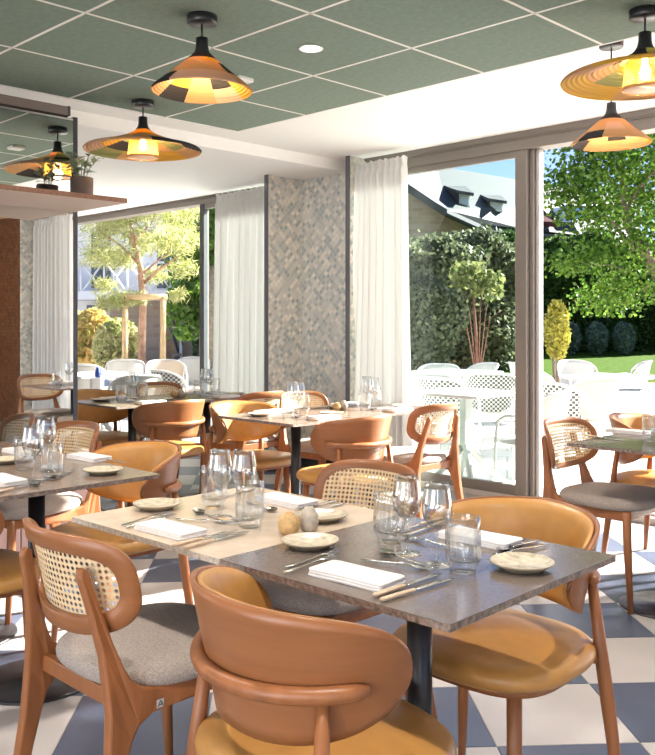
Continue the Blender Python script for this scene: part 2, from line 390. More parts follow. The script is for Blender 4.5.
for i in range(-10, 3):
    for j in range(-8, 2):
        u0 = l0.x + i * CT; v1 = l0.y - j * CT; u1 = min(u0 + CT, u_edge); v0 = max(v1 - CT, v_edge)
        if u1 - u0 < 0.05 or v1 - v0 < 0.05 or v1 > 7.4: continue
        o = bpy.data.objects.new('ceiling_tile', ctile(u1 - u0, v1 - v0)); C.objects.link(o); o.parent = ceiling; o.location = (u0, v0, CZ)
b = MB(); b.box(-6.0, u_edge, v_edge - 0.012, v_edge, CZ, 2.72); b.box(u_edge - 0.012, u_edge, v_edge, 7.2, CZ, 2.72)
struct(b.build('trim_1', WHITE), 'edge fascia of the green ceiling', True)
# white upper ceilings and the step between them
Z1, Z2, US = 2.69, 2.60, 1.76
b = MB(); b.box(-6.5, US, -0.35, 9.5, Z1, Z1 + 0.15)
struct(b.build('ceiling_upper', WHITE), 'white ceiling band above the tall windows', True)
b = MB(); b.box(US, 9.0, -0.35, 7.2, Z2, Z2 + 0.24)
struct(b.build('ceiling_soffit', WHITE), 'lower white ceiling in front of the left window', True)

# window wall pier with woven wallcovering
UF2, UF1 = 1.571, 2.357
b = MB(); b.box(UF2, UF1 + 0.05, -0.25, 0.0, 0, Z1)
struct(b.build('wall_window', WOVEN), 'grey green woven wall between the windows', True)
def fin(name, u, depth, label, mt, h):
    b = MB(); b.box(u, u + 0.035, 0.0, depth, 0, h); o = struct(b.build(name, mt), label, True)
    t = MB(); t.box(u - 0.004, u + 0.037, depth, depth + 0.014, 0, h); to = t.build('edge_trim', TRIM, o)
    s = MB(); s.box(u - 0.012, u, 0.0, depth, 0, 0.09); s.build('skirting', DARK, o)
fin('wall_fin_left', UF1, 0.41, 'woven wallcovering return beside the left curtain', WOVEN_F, Z2)
fin('wall_fin_right', UF2, 0.20, 'narrow woven return beside the right curtain', WOVEN_F, Z1)
b = MB(); b.box(UF2, UF1, 0.0, 0.012, 0, 0.10)
struct(b.build('baseboard_window', DARK), 'dark baseboard under the woven wall', True)

# windows
def window(name, label, u0, u1, ztop, stiles, panes, head=0.09, top=0.04):
    b = MB(); b.box(u0, u1, -0.14, 0.0, ztop - head, ztop)
    o = struct(b.build(name, FRAME), label, True)
    t = MB(); t.box(u0, u1, -0.20, 0.02, ztop, ztop + top); t.box(u0, u1, -0.02, 0.012, ztop - 0.012, ztop, 0)
    t.build('head_frame', FRAME, o)
    for k, (a, c, v0, v1, m) in enumerate(stiles):
        q = MB(); q.box(a, c, v0, v1, 0, ztop - head); q.build('mullion', m, o, 0.006)
    q = MB(); q.box(u0, u1, -0.14, 0.0, -0.02, 0.035); q.box(u0, u1, -0.075, -0.065, 0.035, 0.05); q.build('sill_track', FRAME_L, o)
    for (a, c, v, m, fr) in panes:
        if fr:
            q = MB(); q.box(a, c, v - 0.02, v + 0.02, 0.035, 0.11); q.box(a, c, v - 0.02, v + 0.02, ztop - head - 0.05, ztop - head); q.build('sash_rail', FRAME, o)
        q = MB(); q.add([(a, v, .05), (c, v, .05), (c, v, ztop - head - .03), (a, v, ztop - head - .03)], [(0, 1, 2, 3)], 0, False); q.build('pane', m, o)
    return o
window('window_2', 'tall sliding glass door with a bronze grey mullion', -4.75, UF2, 2.65,
       [(0.005, 0.105, -0.06, -0.005, FRAME), (-0.03, 0.005, -0.13, -0.04, FRAME), (-0.06, -0.03, -0.125, -0.07, FRAME_L), (-3.1, -3.0, -0.12, 0, FRAME), (-4.75, -4.68, -0.12, 0, FRAME)],
       [(0.10, UF2, -0.035, PANE_T, True), (-4.7, -3.05, -0.09, PANE, True)])
window('window_1', 'left glass wall with a dark frame', UF1 + 0.04, 7.9, 2.595,
       [(3.83, 3.90, -0.06, -0.005, DARK), (3.90, 3.94, -0.13, -0.04, FRAME), (7.2, 7.3, -0.12, 0, FRAME)],
       [(UF1 + 0.04, 3.83, -0.035, PANE_T, True), (3.95, 7.2, -0.09, PANE, False)], .07, .01)
b = MB(); b.box(7.9, 9.0, -0.25, 0, 0, 2.62)
struct(b.build('wall_far_left', WHITE), 'plain wall past the left window', True)
b = MB(); b.box(9.0, 9.2, -0.25, 7.2, 0, 2.84)
struct(b.build('wall_left', WHITE), 'far left side wall hidden behind the mirror partition', True)
b = MB(); b.box(1.06, 9.2, 7.0, 7.2, 0, 2.84)
struct(b.build('wall_back', WHITE), 'back wall of the room hidden behind the partition', True)
b = MB(); b.box(-7.6, 1.06, 9.35, 9.5, 0, .55); b.box(-7.6, 1.06, 9.35, 9.5, 2.52, 2.84); b.box(.35, 1.06, 9.35, 9.5, .55, 2.52); b.box(-7.6, -6.75, 9.35, 9.5, .55, 2.52)  # unseen wall, its openings made for the added rear fill light
struct(b.build('wall_rear', WHITE), 'unseen rear wall with wide openings added for the fill light', True)
# right end of the window wall, seen in the mirror
b = MB(); b.box(-6.3, -5.36, -0.25, 0.30, 0, Z1)
struct(b.build('wall_mirror_pier', WOVEN_B), 'brown woven wall pier at the end of the window', True)
b = MB(); b.box(-5.36, -4.75, -0.25, 0.0, 0, Z1); b.box(-5.36, -5.335, 0, 0.305, 0, Z1)
struct(b.build('wall_mirror_return', WOVEN_F), 'olive woven wall beside the end curtain', True)
b = MB(); b.box(-6.6, -6.3, -0.25, 2.2, 0, Z1)
struct(b.build('wall_right', RED), 'orange red side wall seen in the mirror', True)

# mirror partition with its shelf
UM, VM = 0.956, 3.07
b = MB(); b.box(UM, UM + 0.10, VM, 6.6, 0, 2.43)
part = struct(b.build('wall_partition', PLUM), 'partition wall carrying the tall mirror', True)
b = MB(); b.box(UM - 0.012, UM - 0.001, VM + 0.012, 6.6, 0.62, 2.425); b.build('mirror', MIRROR, part)
b = MB(); b.box(UM - 0.016, UM + 0.104, VM - 0.012, VM + 0.012, 0, 2.435); b.build('edge_trim', DARK, part)
b = MB(); b.box(UM - 0.02, UM + 0.08, VM + 0.05, 6.6, 2.437, 2.485); hd = b.build('header', HEADER, part)
b = MB(); b.box(UM - 0.022, UM + 0.082, VM + 0.035, VM + 0.05, 2.436, 2.488); b.build('header_end', DARK, hd)
for k in range(18):
    v0 = VM + 0.05 + k * 0.13
    b = MB(); b.box(UM - 0.26, UM - 0.012, v0, v0 + 0.127, 0.09, 0.56); b.build('plank', PLUM, part, 0.003)
b = MB(); b.box(UM - 0.255, UM - 0.012, VM + 0.05, VM + 0.05 + 18 * 0.13, 0, 0.09); b.build('skirting', DARK, part)
b = MB(); b.box(UM - 0.535, UM - 0.012, VM, 6.6, 1.912, 1.936)
shelf = b.build('wall_shelf', WALNUT, None, 0.002); shelf.matrix_world = M_ROOM
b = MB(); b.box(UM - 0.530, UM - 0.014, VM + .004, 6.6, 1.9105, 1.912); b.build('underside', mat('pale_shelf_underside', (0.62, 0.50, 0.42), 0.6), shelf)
tag(shelf, 'long walnut shelf fixed across the mirror', 'shelf')

# curtains
def curtain(name, label, u0, u1, v, ztop, folds, amp, flare0=0.0, flare1=0.0, z0=0.02):
    th = thing(name, label, 'curtain', W0, 0)
    th.rotation_euler = (0, 0, math.atan2(A.y, A.x))
    n = folds * 10; rr = random.Random(int(u0 * 100)); ph = [rr.uniform(-0.5, 0.5) for _ in range(folds + 2)]
    zs = [z0, 0.4, 0.8, 1.2, 1.6, 2.0, ztop - 0.16, ztop - 0.10]
    def P(i, z):
        s_ = i / n; h = (z - z0) / (ztop - z0); a = u0 - flare0 * (1 - h) ** 1.5; c = u1 + flare1 * (1 - h) ** 1.5
        k = s_ * folds; p = ph[int(k)] * (1 - k % 1) + ph[int(k) + 1] * (k % 1)
        am = amp * (0.75 + 0.35 * (1 - h)) * (1 + 0.5 * p)
        u = a + (c - a) * s_ + 0.012 * math.sin(3 * k + p) * (1 - h)
        y = v + am * math.sin(2 * PI * k + p * 1.2) + 0.25 * am * math.sin(5.1 * k)
        return (u, y, z)
    b = MB(); b.grid(lambda a, c: P(a * n, zs[min(int(round(c * (len(zs) - 1))), len(zs) - 1)]), n, len(zs) - 1)
    b.build('drape', CURT, th, fix=False)
    b = MB(); hz = [ztop - 0.10, ztop - 0.06, ztop - 0.045, ztop]
    hm = [1.0, 0.55, 0.55, 0.95]
    def H(i, j):
        u, y, _ = P(i, ztop - 0.10); return (u, v + (y - v) * hm[j] + 0.006 * math.sin(i * 1.9) * (j > 0), hz[j] + (0.012 * math.sin(i * 1.3) if j == 3 else 0))
    b.grid(lambda a, c: H(a * n, int(round(c * 3))), n, 3); b.build('pleated_heading', CURT, th, fix=False)
    return th
def fix_curtain(th): th.matrix_world = M_ROOM
for args in (('curtain', 'white sheer curtain right of the woven wall', 1.02, 1.60, 0.13, 2.62, 9, 0.060, 0.05, 0.10),
             ('curtain', 'white sheer curtain left of the woven wall', 2.44, 3.47, 0.12, 2.565, 12, 0.058, 0.02, 0.03),
             ('curtain', 'white curtain seen in the mirror at the far window end', -5.30, -4.40, 0.12, 2.62, 10, 0.045, 0.0, 0.06)):
    fix_curtain(curtain(*args))

# ================================================================== CHAIRS
def make_cane_chair(seat_mat=FABRIC):
    t = thing('cane_chair', 'x', 'chair')
    side = [(-.300, 0), (-.272, .15), (-.250, .30), (-.242, .42), (-.248, .55), (-.268, .66), (-.284, .725), (-.281, .742), (-.270, .748), (-.259, .739),
            (-.241, .67), (-.216, .575), (-.194, .515), (-.178, .483), (-.152, .462), (-.110, .454), (.18, .450), (.18, .408), (-.05, .406), (-.130, .398), (-.166, .380), (-.186, .350), (-.199, .31), (-.220, .22), (-.245, .10), (-.270, 0)]
    for s in (-1, 1):
        def fn(p, e, s=s):
            y, z = p; xo = .192 + .025 * max(0, 1 - z / .45) - .060 * max(0, (z - .45) / .30)
            if y > -.1: xo += .012
            th = .0155 if z < .5 else .0155 - .003 * (z - .5) / .3
            return (s * xo + e * th, y, z)
        b = MB(); b.prism(side, fn); b.build('side_frame', WOOD, t, 0.007)
    for s in (-1, 1):
        b = MB(); b.tube([(s * .205, .19, .448), (s * .208, .195, .30), (s * .218, .215, 0)], [.0195, .019, .012], 12); b.build('front_leg', WOOD, t)
    b = MB(); b.box(-.19, .19, .17, .195, .405, .448); b.build('front_rail', WOOD, t, 0.004)
    b = MB(); b.box(-.18, .18, -.205, -.18, .41, .452); b.build('rear_rail', WOOD, t, 0.004)
    b = MB(); ol = sup(.235, .232, 3.0, 44, 0, .02, 0.10)
    b.pillow(ol, [(.90, .448), (.965, .450), (.995, .460), (1.0, .472), (.985, .484), (.94, .494), (.80, .502), (.5, .506), (.15, .507)]); b.build('seat', seat_mat, t)
    R, HS, HT, ZC = .30, .255, .128, .697
    def bp(s, q, n):    # sheet point: arc length s, height q about centre, n towards the front
        a = s / R; z = ZC + q * .97; r = R - n
        return (r * math.sin(a), -.276 - q * .22 + R - r * math.cos(a), z)
    K = 64
    def loop(inset, nexp=3.0):
        out = []
        for i in range(K):
            a = 2 * PI * i / K; c, s_ = math.cos(a), math.sin(a)
            hx, ht = HS - inset, HT - inset
            e = 3.6 if s_ > 0 else 2.5
            out.append((hx * math.copysign(abs(c) ** (2 / e), c), ht * math.copysign(abs(s_) ** (2 / e), s_)))
        return out
    prof = [(0.0, -.004), (0.0, .004), (.003, .008), (.046, .008), (.048, .005), (.048, -.005), (.046, -.008), (.003, -.008)]
    loops = [loop(p[0]) for p in prof]; v = []; f = []
    for (ins, nn), lp in zip(prof, loops): v += [bp(s_, q, nn) for s_, q in lp]
    m = len(prof)
    for j in range(m):
        for i in range(K): f.append((j * K + i, j * K + (i + 1) % K, ((j + 1) % m) * K + (i + 1) % K, ((j + 1) % m) * K + i))
    b = MB(); b.add(v, f); b.build('back_frame', WOOD_SHELL, t)
    v = []; f = []; uv = []; lp = loop(.030); NR = 8
    for j in range(NR + 1):
        k = j / NR
        for s_, q in lp: v.append(bp(s_ * k, q * k, .0085)); uv.append((s_ * k, q * k))
    for j in range(NR):
        for i in range(K): f.append((j * K + i, j * K + (i + 1) % K, (j + 1) * K + (i + 1) % K, (j + 1) * K + i))
    b = MB(); b.add(v, f); b.build('cane_panel', CANE, t, uvs=uv)
    b = MB(); b.box(.2200, .2213, -.128, -.108, .411, .431); mk = b.build('maker_tag', TAG_W, t, 0.001)
    b = MB(); P_ = lambda y, z: (.2215, y + .0132, z + .002)
    for (a0, a1) in (((-.1385, .4115), (-.1310, .4265)), ((-.1310, .4265), (-.1235, .4115)), ((-.1355, .4165), (-.1265, .4165))): b.tube([P_(*a0), P_(*a1)], .0011, 4)
    b.build('tag_mark', DARK, mk)
    return t

def make_tub_chair():
    t = thing('leather_chair', 'x', 'chair')
    PM, ZC = 1.72, .672
    def R(z): return .226 + (z - ZC) * .20
    def ztb(u):
        k = min(1, abs(u)); top = .128 * (1 - k ** 5) ** .5 - .012 * k * k; bot = .135 * (1 - k ** 2.3) ** .55
        return ZC + top - .02 * k, ZC - bot - .02 * k
    def sp(u, q, n):
        zt, zb = ztb(u); z = zb + (zt - zb) * q; a = u * PM; r = R(z) + n
        return (r * 1.04 * math.sin(a), .015 - r * math.cos(a), z)
    NU, NV = 44, 10
    def slab(n0, n1, mt, name, ins=0.0, puff=0.0):
        b = MB(); v = []; f = []
        for n, pf in ((n0, 0), (n1, puff)):
            for j in range(NV + 1):
                for i in range(NU + 1):
                    u = (-1 + 2 * i / NU) * (1 - ins); q = ins * 1.6 + (1 - 3.2 * ins) * j / NV
                    u = math.copysign(1 - (1 - abs(u)) ** 1.35, u) if abs(u) > 0 else 0
                    pu = pf * (1 - abs(2 * j / NV - 1) ** 4) * (1 - abs(u) ** 8)
                    v.append(sp(max(-.9995, min(.9995, u)), q, n + pu))
        S = (NU + 1) * (NV + 1)
        for k in range(2):
            for j in range(NV):
                for i in range(NU):
                    a = k * S + j * (NU + 1) + i; f.append((a, a + 1, a + NU + 2, a + NU + 1))
        for i in range(NU):
            for j in (0, NV):
                a = j * (NU + 1) + i; f.append((a, a + 1, S + a + 1, S + a))
        for j in range(NV):
            for i in (0, NU):
                a = j * (NU + 1) + i; f.append((a, a + NU + 1, S + a + NU + 1, S + a))
        b.add(v, f); return b.build(name, mt, t)
    slab(0.0, .011, WOOD_SHELL, 'back_shell')
    slab(-.004, -.012, LEATHER, 'back_pad', .008, -.012)
    pts = []
    ZB = .640
    for i in range(33):
        a = -1.27 + 2.54 * i / 32; r = R(ZB) + .011 + .013
        pts.append((r * 1.04 * math.sin(a), .015 - r * math.cos(a), ZB + .010 * (abs(a) / 1.27) ** 2))
    rad = [.0165 * [.55, .86, .97, 1][min(3, i, 32 - i)] for i in range(33)]
    b = MB(); b.tube(pts, rad, 12); b.build('arm_rail', WOOD, t)
    for s in (-1, 1):
        a = s * .93; r0 = R(ZB) + .020; r1 = .315
        top = (r0 * 1.04 * math.sin(a), .015 - r0 * math.cos(a), ZB - .005); ft = (r1 * 1.02 * math.sin(a), .0 - r1 * math.cos(a), 0)
        b = MB(); b.tube([tuple(top[i] + (ft[i] - top[i]) * k for i in range(3)) for k in (0, .35, .5, .75, 1)], [.0125, .018, .0185, .016, .0115], 12); lg = b.build('rear_leg', WOOD, t)
        m = tuple(top[i] + (ft[i] - top[i]) * .34 for i in range(3))
        b = MB(); b.tube([(m[0], m[1], .43), (m[0] * .72, m[1] * .72, .43)], .014, 8, flat=1.4); b.build('seat_joint', WOOD, t)
        b = MB(); b.tube([(s * .155, .165, .43), (s * .160, .172, .25), (s * .175, .195, 0)], [.019, .0185, .012], 12); b.build('front_leg', WOOD, t)
    b = MB(); ol = sup(.215, .205, 3.2, 40, 0, 0.02, .04); b.pillow(ol, [(.8, .405), (1, .408), (1, .425), (.9, .43)]); b.build('seat_frame', WOOD, t)
    ol = sup(.248, .240, 2.7, 44, 0, .02, .05)
    b = MB(); b.pillow(ol, [(.88, .424), (.955, .427), (.99, .437), (1.0, .450), (.985, .463), (.94, .473), (.8, .479), (.5, .482), (.15, .483)]); b.build('seat', LEATHER, t)
    return t

cane0 = make_cane_chair(); tub0 = make_tub_chair(); used = {'c': False, 't': False}
def place(kind, loc, rz, label):
    src = cane0 if kind == 'c' else tub0
    loc = (loc[0], loc[1], 0)
    if not used[kind]:
        used[kind] = True; src.location = loc; src.rotation_euler = (0, 0, rz); src['label'] = label; src['group'] = 'cane back chairs' if kind == 'c' else 'leather tub chairs'; return src
    return dup(src, loc, rz, label)

# ================================================================== TABLES
TW = 0.64; TA, TB = .655, .67; YT = math.radians(46.5)
AT = Vector((-math.sin(YT), math.cos(YT), 0)); BT = Vector((math.cos(YT), math.sin(YT), 0))
def make_table(loc, rz, label, top, edge, wx=TW, wy=TW, base_r=.215):
    t = thing('bistro_table', label, 'table', (loc[0], loc[1], 0), rz, 'stone topped pedestal tables')
    b = MB(); x, y, e = wx / 2 - .001, wy / 2 - .001, .0015
    b.box(-x, x, -y, y, .735, .7485, 1); o = b.build('table_top', [top, edge], t)
    b = MB(); b.box(-x, x, -y, y, .7487, .750); b.build('top_surface', top, t)
    b = MB(); b.tube([(0, 0, .012), (0, 0, .735)], .030, 20); b.build('pole', BLACK, t)
    b = MB(); b.lathe([(.0005, 0), (base_r, 0), (base_r, .006), (base_r - .012, .010), (.04, .016), (.031, .03), (.0005, .031)], 40); b.build('base_plate', BLACK, t)
    b = MB(); b.box(-.15, .15, -.15, .15, .727, .735); b.build('top_plate', BLACK, t)
    return t
R_ctr = px(450, 625, .75) + AT * (TA / 2) + BT * (TB / 2); R_ctr.z = 0; L_ctr = R_ctr + AT * TA
ROT_T = YA - PI / 2     # local x along B, local y along A  (local +y rotated by ROT -> B, see below)
def trot(): return YA - PI / 2
make_table(R_ctr, YT, 'grey brown stone table in the foreground with a beige one joined to it', STONE_D, EDGE_D, TB, TA)
make_table(L_ctr, YT, 'beige stone table joined to the left of the foreground grey table', STONE_L, EDGE_L, TB, TA)
# left near run
c160 = px(161, 474, .75); LR = c160 + (A - B) * (TW / 2); LR.z = 0; LL = LR + A * TW
make_table(LR, YA, 'taupe stone table cut by the left picture edge', STONE_M, EDGE_D)
make_table(LL, YA, 'taupe table behind the left edge table before the mirror', STONE_M, EDGE_D)
# middle run by the woven wall, far left run, right run: two tables side by side towards the window
M1 = px(293, 424.5, .75) + (A + B) * .33; M1.z = 0; M2 = M1 + B * .66
F1 = Vector((-1.379, 6.26, 0)); F2 = F1 + B * .66
G1 = px(566.5, 443, .75) + (B - A) * .33; G1.z = 0; G2 = G1 + B * .66
STONE_G = STONE_D
make_table(M1, YA, 'near stone table of the pair before the woven wall', STONE_M, EDGE_D, .66, .66)
make_table(M2, YA, 'far stone table of the pair before the woven wall', STONE_M, EDGE_D, .66, .66)
make_table(F1, YA, 'near stone table of the pair by the left window', STONE_M, EDGE_D, .66, .66)
make_table(F2, YA, 'far stone table of the pair by the left window', STONE_M, EDGE_D, .66, .66)
make_table(G1, YA, 'dark stone table at the right edge by the open door', STONE_D, EDGE_D, .66, .66)
make_table(G2, YA, 'dark stone table at the right edge nearest the patio', STONE_D, EDGE_D, .66, .66)

place('t', R_ctr - B * .375 - A * .03, ROT_B - .14, 'leather tub chair in the centre foreground with its wooden back to us')
place('c', L_ctr - B * .315 - A * .03, ROT_B, 'cane chair with grey seat at the lower left, back to us')
place('t', R_ctr + B * .365 + A * .025, ROT_mB, 'leather tub chair right of the foreground table facing us')
place('c', L_ctr + B * .40 + A * .05, ROT_mB, 'cane chair behind the beige table facing us')
place('t', LR + B * .40 + A * .09, ROT_mB, 'leather tub chair between the left edge table and beige table')
place('c', LL + B * .40 + A * .20, ROT_mB, 'cane chair beside the dark post of the mirror')
place('t', LR - B * .30 - A * .04, ROT_B, 'leather chair whose seat peeks in at the left edge')
place('c', LL + B * .40 + A * .84, ROT_mB, 'cane chair at the left edge under the mirror')
CD = .42
place('t', M1 + A * CD, ROT_mA, 'leather tub chair left of the middle table before the woven wall')
place('t', M1 - A * CD, ROT_A, 'leather tub chair with wooden back before the middle table')
place('c', M2 + A * CD, ROT_mA, 'cane chair behind the middle table against the woven wall')
place('c', M2 - A * .32, ROT_A, 'cane chair beside the glass door at the middle table')
place('t', F1 + A * CD, ROT_mA, 'leather tub chair by the left window next to the mirror edge')
place('t', F1 - A * CD, ROT_A, 'leather tub chair with wooden back before the left window table')
place('c', F2 + A * CD, ROT_mA, 'cane chair behind the left window table')
place('c', F2 - A * CD, ROT_A, 'cane chair with its back to the middle table by the left curtain')
place('c', G1 + A * .29, ROT_mA, 'cane chair in the open doorway at the right table')
place('t', G2 + A * .35, ROT_mA, 'leather tub chair at the right edge nearest the patio')
place('c', G1 - A * CD, ROT_A, 'cane chair across the right table seen in the mirror')
place('t', G2 - A * CD, ROT_A, 'leather chair across the right table seen in the mirror')

# ================================================================== TABLEWARE
def mk_tumbler():
    b = MB(); amp = [0, 0, 0, 0, .5, 1, 1, 1, 1, .5, 0, 0, 0, 0, 0, 0, .5, .5, .3, 0, 0]; rib = lambda a, i: 1 + .040 * amp[i] * math.cos(14 * a)
    prof = [(.0008, 0), (.027, 0), (.029, .003), (.0295, .014), (.035, .022), (.0375, .032), (.038, .050), (.038, .070), (.038, .085), (.038, .095), (.038, .104), (.038, .122), (.0368, .1225), (.0362, .120), (.0360, .104), (.0355, .090), (.0355, .060), (.035, .036), (.031, .026), (.0008, .022)]
    b.lathe(prof, 56, rib=rib); return b
def mk_wine():
    b = MB()
    prof = [(.0008, .0), (.036, 0), (.0365, .0015), (.02, .004), (.006, .008), (.0038, .02), (.0036, .075), (.006, .086), (.020, .096), (.033, .113), (.0375, .132), (.036, .155), (.031, .186), (.0295, .200), (.0288, .1995), (.0302, .186), (.0352, .155), (.0367, .132), (.032, .114), (.019, .0985), (.0008, .092)]
    b.lathe(prof, 40); return b
tum0 = mk_tumbler().mesh('tumbler', GLASS); win0 = mk_wine().mesh('wine_glass', GLASS)
def one(name, me, loc, rz, label, cat, group=None, s=1.0):
    o = bpy.data.objects.new(name, me); C.objects.link(o); o.location = loc; o.rotation_euler = (0, 0, rz); o.scale = (s, s, s)
    return tag(o, label, cat, group)
def mk_plate():
    b = MB(); b.lathe([(.0005, .004), (.040, .004), (.042, 0), (.046, 0), (.050, .005), (.066, .012), (.0715, .016), (.0715, .0185), (.069, .0185), (.060, .0135), (.050, .0095), (.0005, .0085)], 44, rib=lambda a, i: 1 + .012 * math.sin(3 * a + 1)); 
    for k in range(len(b.f)): b.mi[k] = 1 if k // 44 >= 8 else 0
    return b.mesh('bread_plate', [CERAM, CERAM_IN])
plate0 = mk_plate()
def mk_napkin(L_=.205, W_=.095, n=4):
    b = MB(); v = []; 
    for k in range(3):
        z0 = k * .0055; w_ = W_ / 2 - .0015 * k; l_ = L_ / 2 - .002 * (k % 2)
        b.add(*pil(w_, l_, z0, z0 + .0052))
    return b.mesh('napkin', LINEN)
def pil(w_, l_, z0, z1):
    ol = sup(l_, w_, 14, 32); v = []; f = []; n = 32; pr = [(.985, z0), (1.0, (z0 + z1) / 2), (.985, z1), (.6, z1 + .0012)]
    for s_, z in pr:
        for x, y in ol: v.append((x * s_, y * s_, z + (.0012 * math.sin(40 * x + 10 * y))))
    for j in range(3):
        for i in range(n): f.append((j * n + i, j * n + (i + 1) % n, (j + 1) * n + (i + 1) % n, (j + 1) * n + i))
    f.append(tuple(range(3 * n, 4 * n))); return v, f
napkin0 = mk_napkin()
def mk_fork():
    b = MB(); L_ = .19
    def prof(y): return .0028 + .0028 * max(0, min(1, (-.02 - y) / .07)) + .0012
    hp = []
    ys = [-.095, -.09, -.07, -.03, .01, .03, .04, .055]; ws = [.002, .0052, .0055, .0042, .003, .0035, .009, .0115]; zs = [.004, .004, .004, .005, .007, .0075, .006, .004]
    v = []; f = []
    for y, w_, z in zip(ys, ws, zs): v += [(-w_, y, z), (w_, y, z), (w_, y, z + .002), (-w_, y, z + .002)]
    for i in range(len(ys) - 1):
        for k in range(4): f.append((i * 4 + k, i * 4 + (k + 1) % 4, i * 4 + 4 + (k + 1) % 4, i * 4 + 4 + k))
    f += [(3, 2, 1, 0), tuple(range(len(ys) * 4 - 4, len(ys) * 4))]
    b.add(v, f)
    for k in range(4):
        x = -.0095 + k * .00633
        b.add([(x - .0014, .054, .004), (x + .0014, .054, .004), (x + .0014, .054, .0058), (x - .0014, .054, .0058), (x - .0008, .095, .007), (x + .0008, .095, .007), (x + .0008, .095, .0082), (x - .0008, .095, .0082)],
              [(0, 1, 5, 4), (1, 2, 6, 5), (2, 3, 7, 6), (3, 0, 4, 7), (4, 5, 6, 7), (3, 2, 1, 0)])
    return b.mesh('fork', STEEL)
def mk_spoon():
    b = MB(); ys = [-.085, -.08, -.06, -.02, .02, .035]; ws = [.002, .0055, .0055, .004, .0028, .0035]; zs = [.004, .004, .004, .005, .0065, .006]
    v = []; f = []
    for y, w_, z in zip(ys, ws, zs): v += [(-w_, y, z), (w_, y, z), (w_, y, z + .002), (-w_, y, z + .002)]
    for i in range(len(ys) - 1):
        for k in range(4): f.append((i * 4 + k, i * 4 + (k + 1) % 4, i * 4 + 4 + (k + 1) % 4, i * 4 + 4 + k))
    f += [(3, 2, 1, 0), tuple(range(len(ys) * 4 - 4, len(ys) * 4))]
    b.add(v, f)
    def bowl(a, c, dz):
        r = c; an = 2 * PI * a; x = .0165 * r * math.cos(an); y = .060 + .027 * r * math.sin(an); return (x, y, .0015 + dz + .0075 * r * r)
    b.grid(lambda a, c: bowl(a, c, 0), 24, 5); b.grid(lambda a, c: bowl(a, c, .0012), 24, 5)
    return b.mesh('spoon', STEEL)
fork0, spoon0 = mk_fork(), mk_spoon()
def mk_knife_meshes():
    b = MB(); b.tube([(0, -.11, .006), (0, -.105, .006), (0, -.06, .006), (0, -.015, .006), (0, -.01, .006)], [.003, .006, .0062, .005, .004], 8, flat=.8); h = b.mesh('handle', HORN)
    b = MB(); v = []; ys = [-.012, 0, .03, .07, .10, .112]; wl = [-.004, -.006, -.0075, -.0085, -.006, .002]; wr = [.004, .005, .005, .005, .004, .003]
    for y, a, c in zip(ys, wl, wr): v += [(a, y, .0052), (c, y, .0052), (c, y, .0068), (a, y, .0068)]
    f = []
    for i in range(len(ys) - 1):
        for k in range(4): f.append((i * 4 + k, i * 4 + (k + 1) % 4, i * 4 + 4 + (k + 1) % 4, i * 4 + 4 + k))
    f += [(3, 2, 1, 0), tuple(range(20, 24))]
    b.add(v, f); return h, b.mesh('blade', STEEL)
kn_h, kn_b = mk_knife_meshes()
def knife(loc, rz, label, group=None):
    t = thing('table_knife', label, 'knife', loc, rz, group)
    for n_, me in (('handle', kn_h), ('blade', kn_b)):
        o = bpy.data.objects.new(n_, me); C.objects.link(o); o.parent = t
        if n_ == 'handle': o['label'] = 'pale horn handle'
    return t
ZT = .7502
def at(x, y): return px(x, y, ZT)
def dirpx(x0, y0, x1, y1):
    a, b_ = at(x0, y0), at(x1, y1); d = b_ - a; return math.atan2(-d.x, d.y), (a + b_) / 2
def stick(kind, x0, y0, x1, y1, label, group=None, dz=0.0):      # from handle end to tip
    rz, c = dirpx(x0, y0, x1, y1); c.z += dz
    if kind == 'knife': return knife(c, rz, label, group)
    return one(kind, fork0 if kind == 'fork' else spoon0, c, rz, label, kind, group)
GMAIN = 'tableware on the two joined foreground tables'
# grey table, setting nearest the camera
one('bread_plate', plate0, at(310, 546.5), 0.4, 'small beige stoneware plate in the middle of the grey table', 'plate', GMAIN)
one('napkin', napkin0, at(356, 579), YA + PI / 2 + .07, 'folded white napkin near the front edge of the grey table', 'napkin', GMAIN)
stick('fork', 280, 571, 344, 551, 'fork left of the front napkin on the grey table, inner one', GMAIN)
stick('fork', 284, 575.5, 338, 558, 'fork left of the front napkin, nearest the camera', GMAIN, .002)
stick('knife', 382, 602.5, 451, 581.5, 'horn handled knife beside the front napkin, outer one nearest the camera', GMAIN)
stick('knife', 372, 599, 441, 576, 'horn handled knife touching the front napkin', GMAIN)
stick('spoon', 433, 570, 377, 552, 'dessert spoon lying above the front napkin', GMAIN)
stick('fork', 368, 562, 430, 571, 'dessert fork crossing under the spoon above the front napkin', GMAIN)
one('tumbler', tum0, at(389, 542), 0, 'ribbed water tumbler left of the two wine glasses', 'glass', GMAIN, 1.0)
one('wine_glass', win0, at(407, 554), 0, 'stemmed wine glass next to the left tumbler of the grey table', 'glass', GMAIN, 0.93)
one('wine_glass', win0, at(437, 565), 0, 'stemmed wine glass beside the frontmost tumbler', 'glass', GMAIN, .93)
one('tumbler', tum0, at(463, 572), .2, 'ribbed water tumbler at the right, frontmost glass', 'glass', GMAIN, 1.0)
one('bread_plate', plate0, at(522, 568.5), 1.1, 'beige stoneware plate at the right corner of the grey table', 'plate', GMAIN)
one('napkin', napkin0, at(480, 541), YA + PI / 2 + .02, 'folded napkin behind the frontmost tumbler', 'napkin', GMAIN)
stick('fork', 545, 547, 495, 557, 'fork behind the right hand plate', GMAIN)
stick('spoon', 538, 542, 500, 553, 'spoon behind the right hand plate near the table edge', GMAIN)
stick('fork', 452, 549, 413, 540, 'small fork lying behind the wine glasses', GMAIN)
